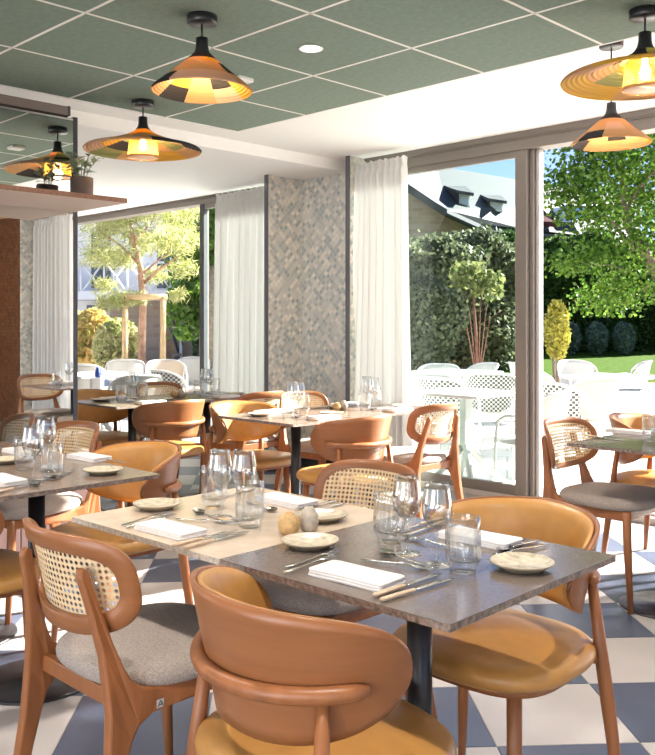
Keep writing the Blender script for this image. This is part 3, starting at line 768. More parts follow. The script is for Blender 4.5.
stick('knife', 447, 523, 402, 538, 'knife at the far side of the grey table, handle towards the door', GMAIN)
stick('knife', 440, 521, 396, 533, 'knife at the far side of the grey table, the farther one', GMAIN)
# beige table
one('bread_plate', plate0, at(157, 508.5), 0.1, 'beige stoneware plate at the left end of the beige table', 'plate', GMAIN)
one('napkin', napkin0, at(170, 532), YA + PI / 2 + .05, 'folded white napkin at the front of the beige table', 'napkin', GMAIN)
stick('fork', 113, 529.5, 176, 512, 'fork left of the beige table napkin, outer one', GMAIN)
stick('fork', 122, 530, 178, 515, 'fork left of the beige table napkin, touching it', GMAIN)
stick('knife', 172, 548, 236, 532, 'knife beside the beige table napkin, inner one', GMAIN)
stick('knife', 183, 550, 248, 533.5, 'knife beside the beige table napkin, outer one', GMAIN)
stick('spoon', 224, 524, 194, 512, 'dessert spoon beside the left glasses of the beige table', GMAIN)
stick('fork', 184, 521, 230, 524, 'dessert fork beside the left glasses of the beige table', GMAIN)
one('tumbler', tum0, at(214, 507), .3, 'ribbed tumbler at the left of the beige table glasses', 'glass', GMAIN, 1.0)
one('tumbler', tum0, at(250, 527), .1, 'ribbed tumbler beside the ochre pot, nearest of the beige table glasses', 'glass', GMAIN, 1.0)
one('wine_glass', win0, at(220, 517), 0, 'stemmed wine glass in front of the left tumbler on the beige table', 'glass', GMAIN, .95)
one('wine_glass', win0, at(244, 519), 0, 'stemmed wine glass behind the nearest tumbler on the beige table', 'glass', GMAIN, .97)
one('napkin', napkin0, at(286, 503), YA + PI / 2, 'folded white napkin at the far edge of the beige table', 'napkin', GMAIN)
one('bread_plate', plate0, at(322, 520), 2.1, 'beige stoneware plate behind the two small pots', 'plate', GMAIN)
stick('fork', 342, 505, 308, 514, 'fork beside the far plate of the beige table, nearer one', GMAIN)
stick('fork', 336, 502, 300, 511, 'fork beside the far plate of the beige table, farther one', GMAIN)
stick('spoon', 246, 503, 276, 513, 'spoon beyond the nearest tumbler of the beige table', GMAIN)
stick('knife', 250, 491, 216, 500, 'knife at the far edge of the beige table', GMAIN)
def pot(name, label, loc, prof, mt):
    b = MB(); b.lathe(prof, 28); o = b.build(name, mt); o.location = loc; tag(o, label, 'pot', 'salt and pepper pots')
pot('pepper_pot', 'round ochre clay pot on the beige table', at(289, 534), [(.0005, 0), (.018, 0), (.024, .006), (.0285, .020), (.0285, .034), (.024, .045), (.014, .051), (.0125, .054), (.012, .056), (.0095, .056), (.0095, .05), (.0005, .05)], CLAY)
pot('salt_pot', 'taller grey speckled clay pot beside the ochre one', at(309, 531), [(.0005, 0), (.016, 0), (.022, .007), (.0255, .024), (.0245, .040), (.0195, .053), (.0135, .060), (.0125, .064), (.0095, .064), (.0095, .055), (.0005, .055)], CLAYG)
# left edge table
GL = 'tableware on the left edge table'
one('bread_plate', plate0, at(103, 473.5), .6, 'beige plate at the corner of the left edge table', 'plate', GL)
one('napkin', napkin0, at(89, 459), YA + PI / 2 + PI / 2 * 0 + .05, 'white napkin beside the corner plate of the left table', 'napkin', GL)
one('tumbler', tum0, at(52, 479), .1, 'ribbed tumbler at the right of the left table glasses', 'glass', GL)
one('tumbler', tum0, at(25, 469), .4, 'ribbed tumbler at the left of the left table glasses', 'glass', GL)
one('wine_glass', win0, at(33, 482), 0, 'wine glass between the tumblers of the left table', 'glass', GL)
one('wine_glass', win0, at(46, 470), 0, 'wine glass behind the right tumbler of the left table', 'glass', GL)
one('napkin', napkin0, at(3, 482), YA + PI / 2, 'white napkin at the left picture edge', 'napkin', GL)
one('napkin', napkin0, at(22, 453), YA + PI / 2, 'white napkin on the taupe table before the mirror', 'napkin', GL)
one('bread_plate', plate0, at(5, 463), .2, 'beige plate on the taupe table before the mirror', 'plate', GL)
stick('spoon', 70, 473, 52, 479, 'spoon right of the left table glasses', GL)
stick('fork', 72, 471, 58, 478, 'fork right of the left table glasses', GL)
stick('spoon', 22, 481, 36, 486, 'spoon before the left table glasses', GL)
stick('fork', 14, 484, 34, 482, 'fork before the left table glasses', GL)
stick('knife', 5, 492, 25, 487, 'knife beside the napkin at the left picture edge', GL)
stick('knife', 98, 459, 122, 464, 'knife behind the corner plate of the left table', GL)

def setting(ctr, side, name, pots=False, few=False):
    # side: unit vector from the table centre to the diner; r: diner's right hand
    r = Vector((-side.y, side.x, 0)) * -1; g = 'place settings on ' + name; rz = math.atan2(side.x, -side.y)
    def L_(s_, q): p = ctr + side * s_ + r * q; p.z = ZT; return p
    who = {True: 'nearer the mirror side', False: 'on the right hand side'}[side.dot(A) > 0]
    one('napkin', napkin0, L_(.235, 0), rz, f'white napkin on {name}, {who}', 'napkin', g)
    one('bread_plate', plate0, L_(.13, -.17), .3, f'small plate on {name}, {who}', 'plate', g)
    one('tumbler', tum0, L_(.07, .13), .2, f'ribbed tumbler on {name}, {who}', 'glass', g)
    one('wine_glass', win0, L_(.05, .02), 0, f'wine glass on {name}, {who}', 'glass', g)
    one('fork', fork0, L_(.22, -.14), rz, f'fork on {name}, {who}', 'fork', g)
    knife(L_(.22, .13), rz, f'knife on {name}, {who}', g)
    one('spoon', spoon0, L_(.11, .03), rz + PI / 2, f'spoon on {name}, {who}', 'spoon', g)
for ctr, nm in ((M1, 'the near middle table'), (M2, 'the far middle table'), (F1, 'the near left window table'), (F2, 'the far left window table'), (G1, 'the right edge table'), (G2, 'the right table nearest the patio')):
    if ctr is not G1: setting(ctr, A, nm)
    setting(ctr, -A, nm)
GG = 'place settings on the right edge table'
one('napkin', napkin0, at(628, 433), YA + PI / 2, 'white napkin on the right edge table beside its cane chair', 'napkin', GG)
stick('knife', 589, 437, 619, 441, 'knife on the right edge table beside its cane chair', GG)
one('tumbler', tum0, at(651, 441), 0, 'ribbed tumbler at the very right picture edge', 'glass', GG)
for ctr, nm in ((M2, 'middle table'), (F2, 'left window table')):
    p = ctr - B * .28 + A * .03; p.z = ZT
    pot('pepper_pot', f'small ochre clay pot on the {nm}', p, [(.0005, 0), (.018, 0), (.0285, .020), (.0285, .034), (.014, .051), (.0005, .052)], CLAY)
    p = p + B * .06; pot('salt_pot', f'small grey clay pot on the {nm}', p, [(.0005, 0), (.018, 0), (.0265, .022), (.025, .04), (.014, .06), (.0005, .062)], CLAYG)

# ================================================================== LAMPS
LC = [mat('raffia_ochre', (0.62, 0.37, 0.05), 0.8), mat('raffia_black', (0.025, 0.022, 0.025), 0.8), mat('raffia_tan', (0.55, 0.33, 0.15), 0.8), mat('raffia_olive', (0.25, 0.27, 0.10), 0.8), mat('raffia_pink', (0.60, 0.40, 0.28), 0.8)]
for m in LC:     # thin raffia lets some of the bulb's light through
    n = m.node_tree; p = n.nodes['Principled BSDF']; out = n.nodes['Material Output']; t = n.nodes.new('ShaderNodeBsdfTranslucent'); t.inputs[0].default_value = p.inputs['Base Color'].default_value
    mx = n.nodes.new('ShaderNodeMixShader'); mx.inputs[0].default_value = .3; n.links.new(p.outputs[0], mx.inputs[1]); n.links.new(t.outputs[0], mx.inputs[2]); n.links.new(mx.outputs[0], out.inputs[0])
BULB = emis('warm_bulb', (1.0, 0.62, 0.25), 8)
DIFF = cane_mat('ochre_mesh_diffuser', (0.75, 0.50, 0.10), 0.006, 0.22)
def lamp(name, label, x, y, ceil_z, wide, seed):
    t = thing(name, label, 'lamp', (x, y, ceil_z), 0, 'woven pendant lamps'); rr = random.Random(seed)
    drop = ceil_z - 2.47
    b = MB(); b.lathe([(.0005, 0), (.058, 0), (.058, -.030), (.054, -.034), (.0005, -.034)], 32); b.build('ceiling_rose', BLACK, t)
    ztop = -.085 - drop
    b = MB(); b.tube([(0, 0, -.034), (0, 0, ztop)], .004, 8); b.build('cord', BLACK, t)
    b = MB(); b.lathe([(.0005, ztop), (.023, ztop), (.024, ztop - .03), (.028, ztop - .05), (.038, ztop - .066), (.036, ztop - .069), (.02, ztop - .05), (.0005, ztop - .045)], 24); b.build('socket_cap', BLACK, t)
    r0, z0 = .034, ztop - .062
    r1, h = (.302, .105) if wide else (.190, .135)
    NR = 14 if wide else 16; SEG = 72; prof = []; rings = []
    def zc(k): return z0 - h * (k ** (.62 if wide else .92))
    for i in range(NR * 4 + 1):
        k = i / (NR * 4); rb = .0038 * (abs(math.sin(PI * k * NR)))
        prof.append((r0 + (r1 - r0) * k, zc(k) + rb)); rings.append(int(k * NR - 1e-6))
    inner = [(r - .002, z - .007) for r, z in reversed(prof)]
    allp = prof + [(r1 + .003, zc(1) - .002)] + inner
    if wide:   # turned-down rim
        allp = prof + [(r1 + .005, zc(1) - .006), (r1 + .002, zc(1) - .012)] + inner
    b = MB(); b.lathe(allp, SEG)
    pal = []
    for q in range(9): pal.append([rr.choice([0, 0, 2, 2, 4, 3]) if wide else rr.choice([2, 2, 0, 4, 2]) for _ in range(3)])
    blk = {(q, rr.randrange(3)) for q in rr.sample(range(9), 4)}
    off = 0 if not wide else rr.random() * 8;
    if not wide: blk = {(5, 2), (3, 2), (1, 1), (8, 1)}
    m = len(allp) - 1
    for k in range(len(b.f)):
        ring = k // SEG; seg = k % SEG; kk = ring / len(prof) if ring < len(prof) else max(0, (m - ring) / len(prof))
        q = int(((seg + off) / SEG * 9) % 9); bd = min(2, int(kk * 3)); c = pal[q][bd]
        if (q, bd) in blk: c = 1
        if ring < len(prof) and not wide and kk < .16: c = 1
        b.mi[k] = c
    b.build('shade', LC, t)
    if wide:
        bd = MB(); v = []; f = []; uv = []; S = 40; rows = [(.070, z0 - .045), (.082, z0 - .150)]
        for r, z in rows:
            for i in range(S + 1): a = 2 * PI * i / S; v.append((r * math.cos(a), r * math.sin(a), z)); uv.append((a * .08, z))
        for i in range(S): f.append((i, i + 1, S + 2 + i, S + 1 + i))
        bd.add(v, f); bd.build('diffuser', DIFF, t, uvs=uv)
        b = MB(); zz = z0 - .150; b.lathe([(.080, zz + .006), (.084, zz + .006), (.084, zz - .004), (.080, zz - .004), (.080, zz + .006)], 40); b.build('diffuser_rim', LC[2], t)
        b = MB(); b.lathe([(.0005, zz), (.080, zz), (.080, zz + .002), (.0005, zz + .002)], 40); b.build('diffuser_disc', mat('frosted_disc', (0.8, 0.6, 0.4), 0.5), t)
    zb = z0 - (.085 if wide else .055)
    b = MB(); b.lathe([(.0005, zb + .055), (.012, zb + .05), (.013, zb + .03), (.020, zb + .012), (.0225, zb - .004), (.019, zb - .018), (.009, zb - .026), (.0005, zb - .028)], 20); b.build('bulb', BULB, t)
    ld = bpy.data.lights.new('lamp_light', 'POINT'); ld.energy = 4.5 if wide else 1.6; ld.color = (1, .72, .40); ld.shadow_soft_size = .03
    lo = bpy.data.objects.new('lamp_light', ld); C.objects.link(lo); lo.parent = t; lo.location = (0, 0, zb - .045)
    return t
def ceil_px(x, y, z): d = FPX * (z - HC) / (Y0 - y); return (x - 327.5) / FPX * d, d
x, y = ceil_px(202, 16, CZ); lamp('pendant_lamp', 'conical tan and black woven pendant, left of the downlight', x, y, CZ, False, 5)
x, y = ceil_px(143, 101, CZ); lamp('pendant_lamp', 'wide flat woven pendant beside the plant shelf', x, y, CZ, True, 12)
x, y = ceil_px(645, 10, CZ); lamp('pendant_lamp', 'wide flat woven pendant at the upper right edge', x, y, CZ, True, 23)
lamp('pendant_lamp', 'conical woven pendant in front of the glass door at right', 1.4, 4.376, Z1, False, 31)

# downlight and small sensor in the green ceiling, further downlights of the room
def downlight(x, y, label):
    t = thing('downlight', label, 'downlight', (x, y, CZ), 0, 'recessed ceiling downlights')
    b = MB(); b.lathe([(.042, -.001), (.052, -.001), (.053, -.004), (.050, -.006), (.042, -.004), (.042, -.001)], 32); b.build('ring', TBAR, t)
    b = MB(); b.lathe([(.0005, -.002), (.042, -.002), (.042, -.003), (.0005, -.003)], 32); b.build('lens', emis('downlight_lens', (1.0, .86, .70), 5), t)
    ld = bpy.data.lights.new('downlight_light', 'SPOT'); ld.energy = 32; ld.spot_size = math.radians(125); ld.spot_blend = .8; ld.color = (1, .93, .85); ld.shadow_soft_size = .05
    lo = bpy.data.objects.new('downlight_light', ld); C.objects.link(lo); lo.parent = t; lo.location = (0, 0, -.012)
x, y = ceil_px(311, 48, CZ); downlight(x, y, 'small round recessed downlight in the green ceiling')
p0 = Vector((x, y, 0))
for k, (i, j) in enumerate(((-3, 0), (0, -3), (-3, -3), (3 - 1, -3), (-6, 0))):
    q = p0 + A * .6 * i + B * .6 * j; downlight(q.x, q.y, 'recessed downlight outside the picture')
x, y = ceil_px(241, 78, CZ)
b = MB(); b.box(-.045, .045, -.045, .045, -.022, 0); o = b.build('ceiling_sensor', TBAR, None, .006); o.location = (x, y, CZ); o.rotation_euler = (0, 0, YA); tag(o, 'small white square sensor on the green ceiling', 'sensor')

# plant on the shelf
def leaf_cloud(pts, size, aspect=1.7, tilt=None, jitter=1.0):
    n = len(pts); pts = np.asarray(pts, float)
    d = rng.normal(size=(n, 3)); d /= np.linalg.norm(d, axis=1)[:, None]
    if tilt is not None: d = d * (1 - tilt[3]) + np.array(tilt[:3]) * tilt[3]; d /= np.linalg.norm(d, axis=1)[:, None]
    e = rng.normal(size=(n, 3)); e -= (e * d).sum(1)[:, None] * d; e /= np.linalg.norm(e, axis=1)[:, None]
    s = (size * (1 + .5 * jitter * (rng.random(n) - .5)))[:, None]
    v = np.stack([pts - d * s * aspect * .5, pts + e * s * .5, pts + d * s * aspect * .5, pts - e * s * .5], 1).reshape(-1, 3)
    f = np.arange(n * 4, dtype=np.int32)
    return v, f
def leaf_obj(name, v, mt, parent=None):
    n = len(v) // 4; me = bpy.data.meshes.new(name); me.vertices.add(n * 4); me.vertices.foreach_set('co', v.astype(np.float32).ravel())
    me.loops.add(n * 4); me.loops.foreach_set('vertex_index', np.arange(n * 4, dtype=np.int32)); me.polygons.add(n); me.polygons.foreach_set('loop_start', np.arange(0, n * 4, 4, dtype=np.int32))
    me.update(calc_edges=True); me.materials.append(mt); o = bpy.data.objects.new(name, me); C.objects.link(o)
    if parent is not None: o.parent = parent
    o['kind'] = 'stuff'
    return o
q = room(UM - .20, VM + .068, 1.936)
t = thing('potted_plant', 'small leafy plant in a dark pot on the mirror shelf', 'plant', q)
b = MB(); b.lathe([(.0005, 0), (.055, 0), (.059, .008), (.060, .135), (.054, .137), (.053, .11), (.0005, .11)], 32); b.build('pot', POT, t)
b = MB(); b.lathe([(.0005, .115), (.053, .112)], 20); b.build('soil', mat('soil', (.05, .035, .025), .95), t)
rp = random.Random(3)
for k in range(7):
    a = rp.uniform(0, 2 * PI); s_ = rp.uniform(.03, .10); h = rp.uniform(.08, .16)
    end = (s_ * math.cos(a), s_ * math.sin(a), .115 + h)
    b = MB(); b.tube([(0.01 * math.cos(a), .01 * math.sin(a), .11), (end[0] * .5, end[1] * .5, .115 + h * .6), end], .0018, 5); st = b.build('stem', mat('stem_green', (.10, .14, .06), .7), t)
    for j in range(6):
        w_ = .35 + .13 * j; lx, ly, lz = end[0] * w_, end[1] * w_, .115 + h * w_
        la = rp.uniform(0, 2 * PI); le = rp.uniform(.05, .08); up = rp.uniform(-.1, .7)
        dx, dy, dz = math.cos(la) * math.cos(up), math.sin(la) * math.cos(up), math.sin(up); sx, sy = -math.sin(la) * le * .26, math.cos(la) * le * .26
        b = MB(); b.add([(lx, ly, lz), (lx + dx * le * .5 + sx, ly + dy * le * .5 + sy, lz + dz * le * .5 + .004), (lx + dx * le, ly + dy * le, lz + dz * le - .004), (lx + dx * le * .5 - sx, ly + dy * le * .5 - sy, lz + dz * le * .5 + .004), (lx + dx * le * .5, ly + dy * le * .5, lz + dz * le * .5)],
                        [(0, 1, 4), (1, 2, 4), (2, 3, 4), (3, 0, 4)]); b.build('leaf', LEAF_POT, st, fix=False)

# ================================================================== OUTSIDE
def ground(name, pts, z, mt, label):
    b = MB(); n = len(pts); b.add([(p[0], p[1], p[2] if len(p) > 2 else z) for p in pts] + [(p[0], p[1], -.6) for p in pts], [tuple(range(n))] + [(i, (i + 1) % n, n + (i + 1) % n, n + i) for i in range(n)], 0, False)
    return struct(b.build(name, mt), label)
def rv(u, v, z=0): return tuple(room(u, v, z))
ground('ground_patio', [rv(-22, -.14), rv(30, -.14), rv(30, -11.5), rv(-22, -11.5)], -.02, PATIO, 'pale paved patio outside the windows')
ground('ground_lawn', [rv(-60, -13.0, -.01), rv(16.3, -13.0, -.01), rv(16.3, -26, .30), rv(-60, -26, .30)], -.01, LAWN, 'sunny lawn beyond the patio')
ground('ground_meadow', [rv(-60, -26, .30), rv(16.3, -26, .30), rv(16.3, -90, .5), rv(-60, -90, .5)], -.01, LAWN, 'grass behind the hedges')
ground('ground_bed', [rv(-45, -11.4, -.015), rv(30, -11.4, -.015), rv(30, -13.2, -.005), rv(-45, -13.2, -.005)], 0, MULCH, 'tan bark mulch strip at the patio edge')
ground('ground_yard', [rv(16.2, -13.1), rv(60, -13.1), rv(60, -90), rv(16.2, -90)], -.01, mat('pale_yard', (.50, .46, .40), .9, var=.1, scale=3), 'pale yard before the left building')

def outdoor_chair(panel):
    t = thing('patio_chair', 'x', 'chair')
    for s in (-1, 1):
        b = MB(); b.tube([(s * .25, .25, 0), (s * .25, .235, .40), (s * .255, .22, .60), (s * .268, .15, .645), (s * .275, 0, .655)], .0135, 8); b.build('front_leg', WPLASTIC, t)
        b = MB(); b.tube([(s * .235, -.27, 0), (s * .225, -.225, .42), (s * .22, -.20, .5)], .0135, 8); b.build('rear_leg', WPLASTIC, t)
    R, HS = .27, .40
    def bp(a, q, n=0): # a angle, q 0..1 of height
        r = R + n + .05 * q; return (r * 1.02 * math.sin(a), .03 - r * math.cos(a) * (1 + .12 * q), .40 + .46 * q)
    def top(a): return max(.02, (1 - (abs(a) / 1.32) ** 3.2)) ** .62
    pts = []
    for i in range(37):
        a = -1.32 + 2.64 * i / 36; pts.append(bp(a, .52 + .48 * top(a), .004))
    b = MB(); b.tube([(-.275, .0, .655)] + pts + [(.275, .0, .655)], .014, 8); b.build('back_frame', WPLASTIC, t)
    v = []; uv = []; f = []; NU, NV = 28, 10
    for j in range(NV + 1):
        for i in range(NU + 1):
            a = -1.1 + 2.2 * i / NU; tp = .52 + .48 * top(a); lo = .06 + .25 * (abs(a) / 1.1) ** 3; q_ = lo + (tp - lo) * j / NV; p = bp(a, q_); v.append(p); uv.append((a * R, p[2]))
    for j in range(NV):
        for i in range(NU): a = j * (NU + 1) + i; f.append((a, a + 1, a + NU + 2, a + NU + 1))
    b = MB(); b.add(v, f); o = b.build('back_panel', panel, t, uvs=uv); sol = o.modifiers.new('thick', 'SOLIDIFY'); sol.thickness = .008
    b = MB(); b.pillow(sup(.245, .235, 3.5, 32, 0, .01), [(.95, .405), (1, .412), (1, .43), (.95, .438), (.4, .44)]); b.build('seat', CREAMW if panel is CREAMW else WWEAVE, t)
    return t
OC = {'w': outdoor_chair(WWEAVE), 'k': outdoor_chair(CHECK), 'c': outdoor_chair(CREAMW)}; OU = set()
def ochair(k, x, ytop, d, face, label, zt=.86):
    OC[k].scale = (.93, .93, .93)
    loc = ((x - 327.5) / FPX * d, d, -.02); rz = face
    if k not in OU:
        OU.add(k); o = OC[k]; o.location = loc; o.rotation_euler = (0, 0, rz); o['label'] = label; o['group'] = 'white patio chairs'
    else: dup(OC[k], loc, rz, label)
def dtop(y, z=.84): return FPX * (HC - z) / (y - Y0)
D = math.radians
# (kind, x, y of the chair's top, facing)
ochair('w', 427, 364, dtop(367), D(-60), 'white patio chair just right of the right curtain')
ochair('w', 436, 361, 10.9, D(160), 'white patio chair farthest behind the glass by the curtain')
ochair('w', 474, 360, 11.3, D(120), 'white patio chair turned to us before the boulder')
ochair('k', 447, 373, 8.6, D(-40), 'black and white woven patio chair before the curtain')
ochair('k', 492, 384, 9.4, D(-15), 'patio chair with chequered seat pad behind the glass')
ochair('w', 532, 372, 7.0, D(60), 'white patio armchair right behind the bronze mullion')
ochair('c', 545, 368, 10.2, D(-70), 'cream woven patio chair left of the yellow shrub')
ochair('w', 532, 378, 11.7, D(-80), 'white patio chair behind the doorway cane chair')
ochair('k', 568, 372, 7.9, D(-62), 'black and white woven patio chair in the open doorway')
ochair('c', 588, 366, 8.6, D(20), 'cream woven patio chair with its back to the open door')
ochair('w', 580, 361, 12.0, D(190), 'white patio chair below the yellow shrub')
ochair('w', 628, 361, 12.2, D(75), 'white patio chair on the far right by the lawn')
ochair('w', 92, 366, 11.4, D(-20), 'white patio chair below the left shrubs')
ochair('w', 126, 368, 12.8, D(10), 'white patio chair below the pale bush')
ochair('w', 132, 377, 9.0, D(35), 'large white patio chair before the pine trunk')
ochair('k', 178, 376, 9.9, D(-50), 'black and white woven patio chair before the spiky plant')
ochair('c', 167, 362, 12.2, D(200), 'cream patio chair behind the spiky plant')
ochair('w', 190, 361, 13.2, D(170), 'white patio chair beside the bollard')
ochair('k', 222, 358, 13.6, D(100), 'woven patio chair seen through the narrow left pane')
def otable(x, ytop, label, w_=.80, z=.74):
    d = FPX * (HC - z) / (ytop - Y0); t = thing('patio_table', label, 'table', ((x - 327.5) / FPX * d, d, -.02), YA, 'white patio tables')
    b = MB(); b.box(-w_ / 2, w_ / 2, -w_ / 2, w_ / 2, z + .0, z + .025); b.build('table_top', WPLASTIC, t, .008)
    b = MB(); b.box(-.05, .05, -.03, .03, .30, z); b.build('column', WPLASTIC, t, .005)
    for k in range(4):
        a = k * PI / 2 + PI / 4; b = MB(); b.tube([(0, 0, .36), (.16 * math.cos(a), .16 * math.sin(a), .16), (.33 * math.cos(a), .33 * math.sin(a), .015)], [.035, .03, .02], 8); b.build('foot', WPLASTIC, t)
otable(466, 392, 'white patio table right behind the glass beside the mullion', .70)
otable(455, 371.5, 'far white patio table behind the glass')
otable(612, 376, 'white patio table among chairs near the lawn')
otable(95, 374, 'white patio table outside the left window')
o = thing('water_jug', 'small blue jug on the left patio table', 'jug', pd(98, 392, 9.0)); 
b = MB(); b.lathe([(.0005, 0), (.05, 0), (.06, .05), (.055, .12), (.035, .16), (.038, .19), (.03, .185), (.0005, .1)], 20); b.build('body', BLUE, o)
b = MB(); b.tube([(.036, 0, .17), (.085, 0, .15), (.085, 0, .08), (.058, 0, .05)], .008, 6); b.build('handle', BLUE, o)
o.location = (px(98, 378, .74).x, px(98, 378, .74).y, .745); o.scale = (.55, .55, .55)

# --- greenery
def in_ell(n, c, r):
    d = rng.normal(size=(n, 3)); d /= np.linalg.norm(d, axis=1)[:, None]; k = (0.55 + 0.45 * rng.random(n) ** .5)[:, None]
    return np.array(c) + d * k * np.array(r)
def hedge(name, label, p0, p1, depth, zb, zt, n, size, mt, core):
    t = thing(name, label, 'hedge', (p0[0], p0[1], zb)); p0 = np.array([p0[0], p0[1]]); p1 = np.array([p1[0], p1[1]]); L_ = np.linalg.norm(p1 - p0); e = (p1 - p0) / L_; nrm = np.array([-e[1], e[0]])
    if nrm[1] < 0: nrm = -nrm
    s = rng.random(n) * L_; k = rng.random(n); h = np.where(k < .8, rng.random(n), 1.0); wob = .10 * np.sin(s * 1.7) + .08 * np.sin(s * 4.1 + 1)
    H_ = (zt - zb); z = h * H_ * (1 + wob * .5); dep = np.where(k < .8, rng.normal(0, .16, n) + .25 * np.sin(s * 2.3) * np.sin(h * 6), rng.random(n) * depth); z += np.where(k >= .8, rng.normal(0, .12, n), 0)
    P = np.zeros((n, 3)); xy = e[None] * s[:, None] + nrm[None] * dep[:, None]; P[:, :2] = xy; P[:, 2] = np.maximum(z, .02)
    v, f = leaf_cloud(P, size); leaf_obj('foliage', v, mt, t)
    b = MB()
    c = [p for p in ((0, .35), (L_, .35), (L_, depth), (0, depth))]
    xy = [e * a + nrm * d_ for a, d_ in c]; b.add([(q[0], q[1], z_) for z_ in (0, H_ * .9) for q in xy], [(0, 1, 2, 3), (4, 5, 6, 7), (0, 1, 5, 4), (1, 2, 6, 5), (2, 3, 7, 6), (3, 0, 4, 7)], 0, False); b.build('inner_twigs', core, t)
    return t
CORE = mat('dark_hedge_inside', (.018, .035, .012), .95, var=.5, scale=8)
hedge('hedge', 'tall clipped hedge behind the lawn', pd(470, 350, 32), pd(760, 350, 32), 1.6, .28, 4.2, 90000, .10, LEAF_H, CORE)
hedge('hedge', 'grey green hedge behind the glass before the slate roof', pd(340, 350, 21), pd(523, 350, 24), 1.5, .1, 3.30, 70000, .09, LEAF_H2, CORE)
hedge('hedge', 'lower pale hedge next to the right curtain', pd(405, 350, 15), pd(447, 350, 15.5), 1.2, 0, 1.85, 16000, .065, LEAF_H2, CORE)
hedge('hedge', 'hedge seen through the narrow left pane', pd(196, 350, 27), pd(300, 350, 26), 1.5, .0, 3.2, 20000, .11, LEAF_H, CORE)
def bush(name, label, c, r, n, size, mt, zb=0.0, aspect=1.7):
    t = thing(name, label, 'shrub', (c[0], c[1], zb))
    P = in_ell(n, (0, 0, c[2] - zb), r); P = P[P[:, 2] > .03]; v, f = leaf_cloud(P, size, aspect); leaf_obj('foliage', v, mt, t)
    for k in range(5):
        a = k * 1.3; b = MB(); b.tube([(0.03 * math.cos(a), .03 * math.sin(a), 0), (r[0] * .4 * math.cos(a), r[1] * .4 * math.sin(a), (c[2] - zb) * .7), (r[0] * .6 * math.cos(a), r[1] * .6 * math.sin(a), (c[2] - zb) * 1.1)], [.02, .014, .006], 6); b.build('stem', BARK, t)
    return t
q = pd(557, 330, 15.5); bush('yellow_shrub', 'slim bright yellow shrub at the lawn edge', (q.x, q.y, q.z), (.22, .22, .55), 900, .06, LEAF_Y, .0)
for xx, dx_ in ((597, 30), (570, 30.2), (624, 30.1)):
    q = pd(xx, 338, dx_); bush('bluish_shrub', {597: 'bluish green shrub at the hedge foot, middle one', 570: 'bluish green shrub at the hedge foot behind the yellow shrub', 624: 'bluish green shrub at the hedge foot, right one'}[xx], (q.x, q.y, q.z), (.36, .36, .55), 1500, .09, LEAF_G, .2)
q = pd(92, 345, 15); bush('photinia_shrub', 'pale shrub with reddish tips left of the pine', (q.x, q.y, q.z), (.42, .4, .62), 2600, .085, LEAF_PH, 0)
q = pd(118, 349, 14); bush('pale_shrub', 'round cream leaved shrub beside the pine trunk', (q.x, q.y, q.z), (.38, .36, .48), 2600, .075, LEAF_S, 0)
def spiky(x, y, d, n, label):
    q = pd(x, y, d); t = thing('spiky_plant', label, 'plant', (q.x, q.y, 0)); r_ = random.Random(int(x))
    for k in range(n):
        a = r_.uniform(0, 2 * PI); l_ = r_.uniform(.5, .85); sp_ = r_.uniform(.15, .5); w_ = .022; tx, ty = -math.sin(a) * w_, math.cos(a) * w_
        v = []
        for j in range(5):
            s_ = j / 4; rr_ = sp_ * s_ ** 1.4; zz = l_ * (s_ - .25 * s_ ** 3); ww = 1 - s_ ** 2 * .95; v += [(rr_ * math.cos(a) + tx * ww, rr_ * math.sin(a) + ty * ww, zz), (rr_ * math.cos(a) - tx * ww, rr_ * math.sin(a) - ty * ww, zz)]
        b = MB(); b.add(v, [(2 * j, 2 * j + 1, 2 * j + 3, 2 * j + 2) for j in range(4)]); b.build('leaf', LEAF_S, t, fix=False)
spiky(158, 360, 14.2, 26, 'spiky long leaved plant before the stair')
spiky(180, 362, 15.0, 16, 'smaller spiky plant by the bollard')

def gblob(n, c, r): return np.array(c) + np.clip(rng.normal(size=(n, 3)), -1.9, 1.9) * .52 * np.array(r)
def tree(name, label, base, trunk_pts, tr, mt_b, branches, blobs, mt_l, size, aspect, tilt=None):
    t = thing(name, label, 'tree', base); bx_, by_, bz_ = base
    loc = lambda p: (p[0] - bx_, p[1] - by_, p[2] - bz_)
    b = MB(); b.tube([loc(p) for p in trunk_pts], tr, 10); b.build('trunk', mt_b, t)
    for pts, r in branches:
        b = MB(); n = len(pts); b.tube([loc(p) for p in pts], [r * (1 - .75 * i / (n - 1)) for i in range(n)], 7); b.build('branch', mt_b, t)
    P = np.concatenate([gblob(n, c, r) for c, r, n in blobs]) - np.array(base)
    v, f = leaf_cloud(P, size, aspect, tilt); leaf_obj('foliage', v, mt_l, t)
    return t
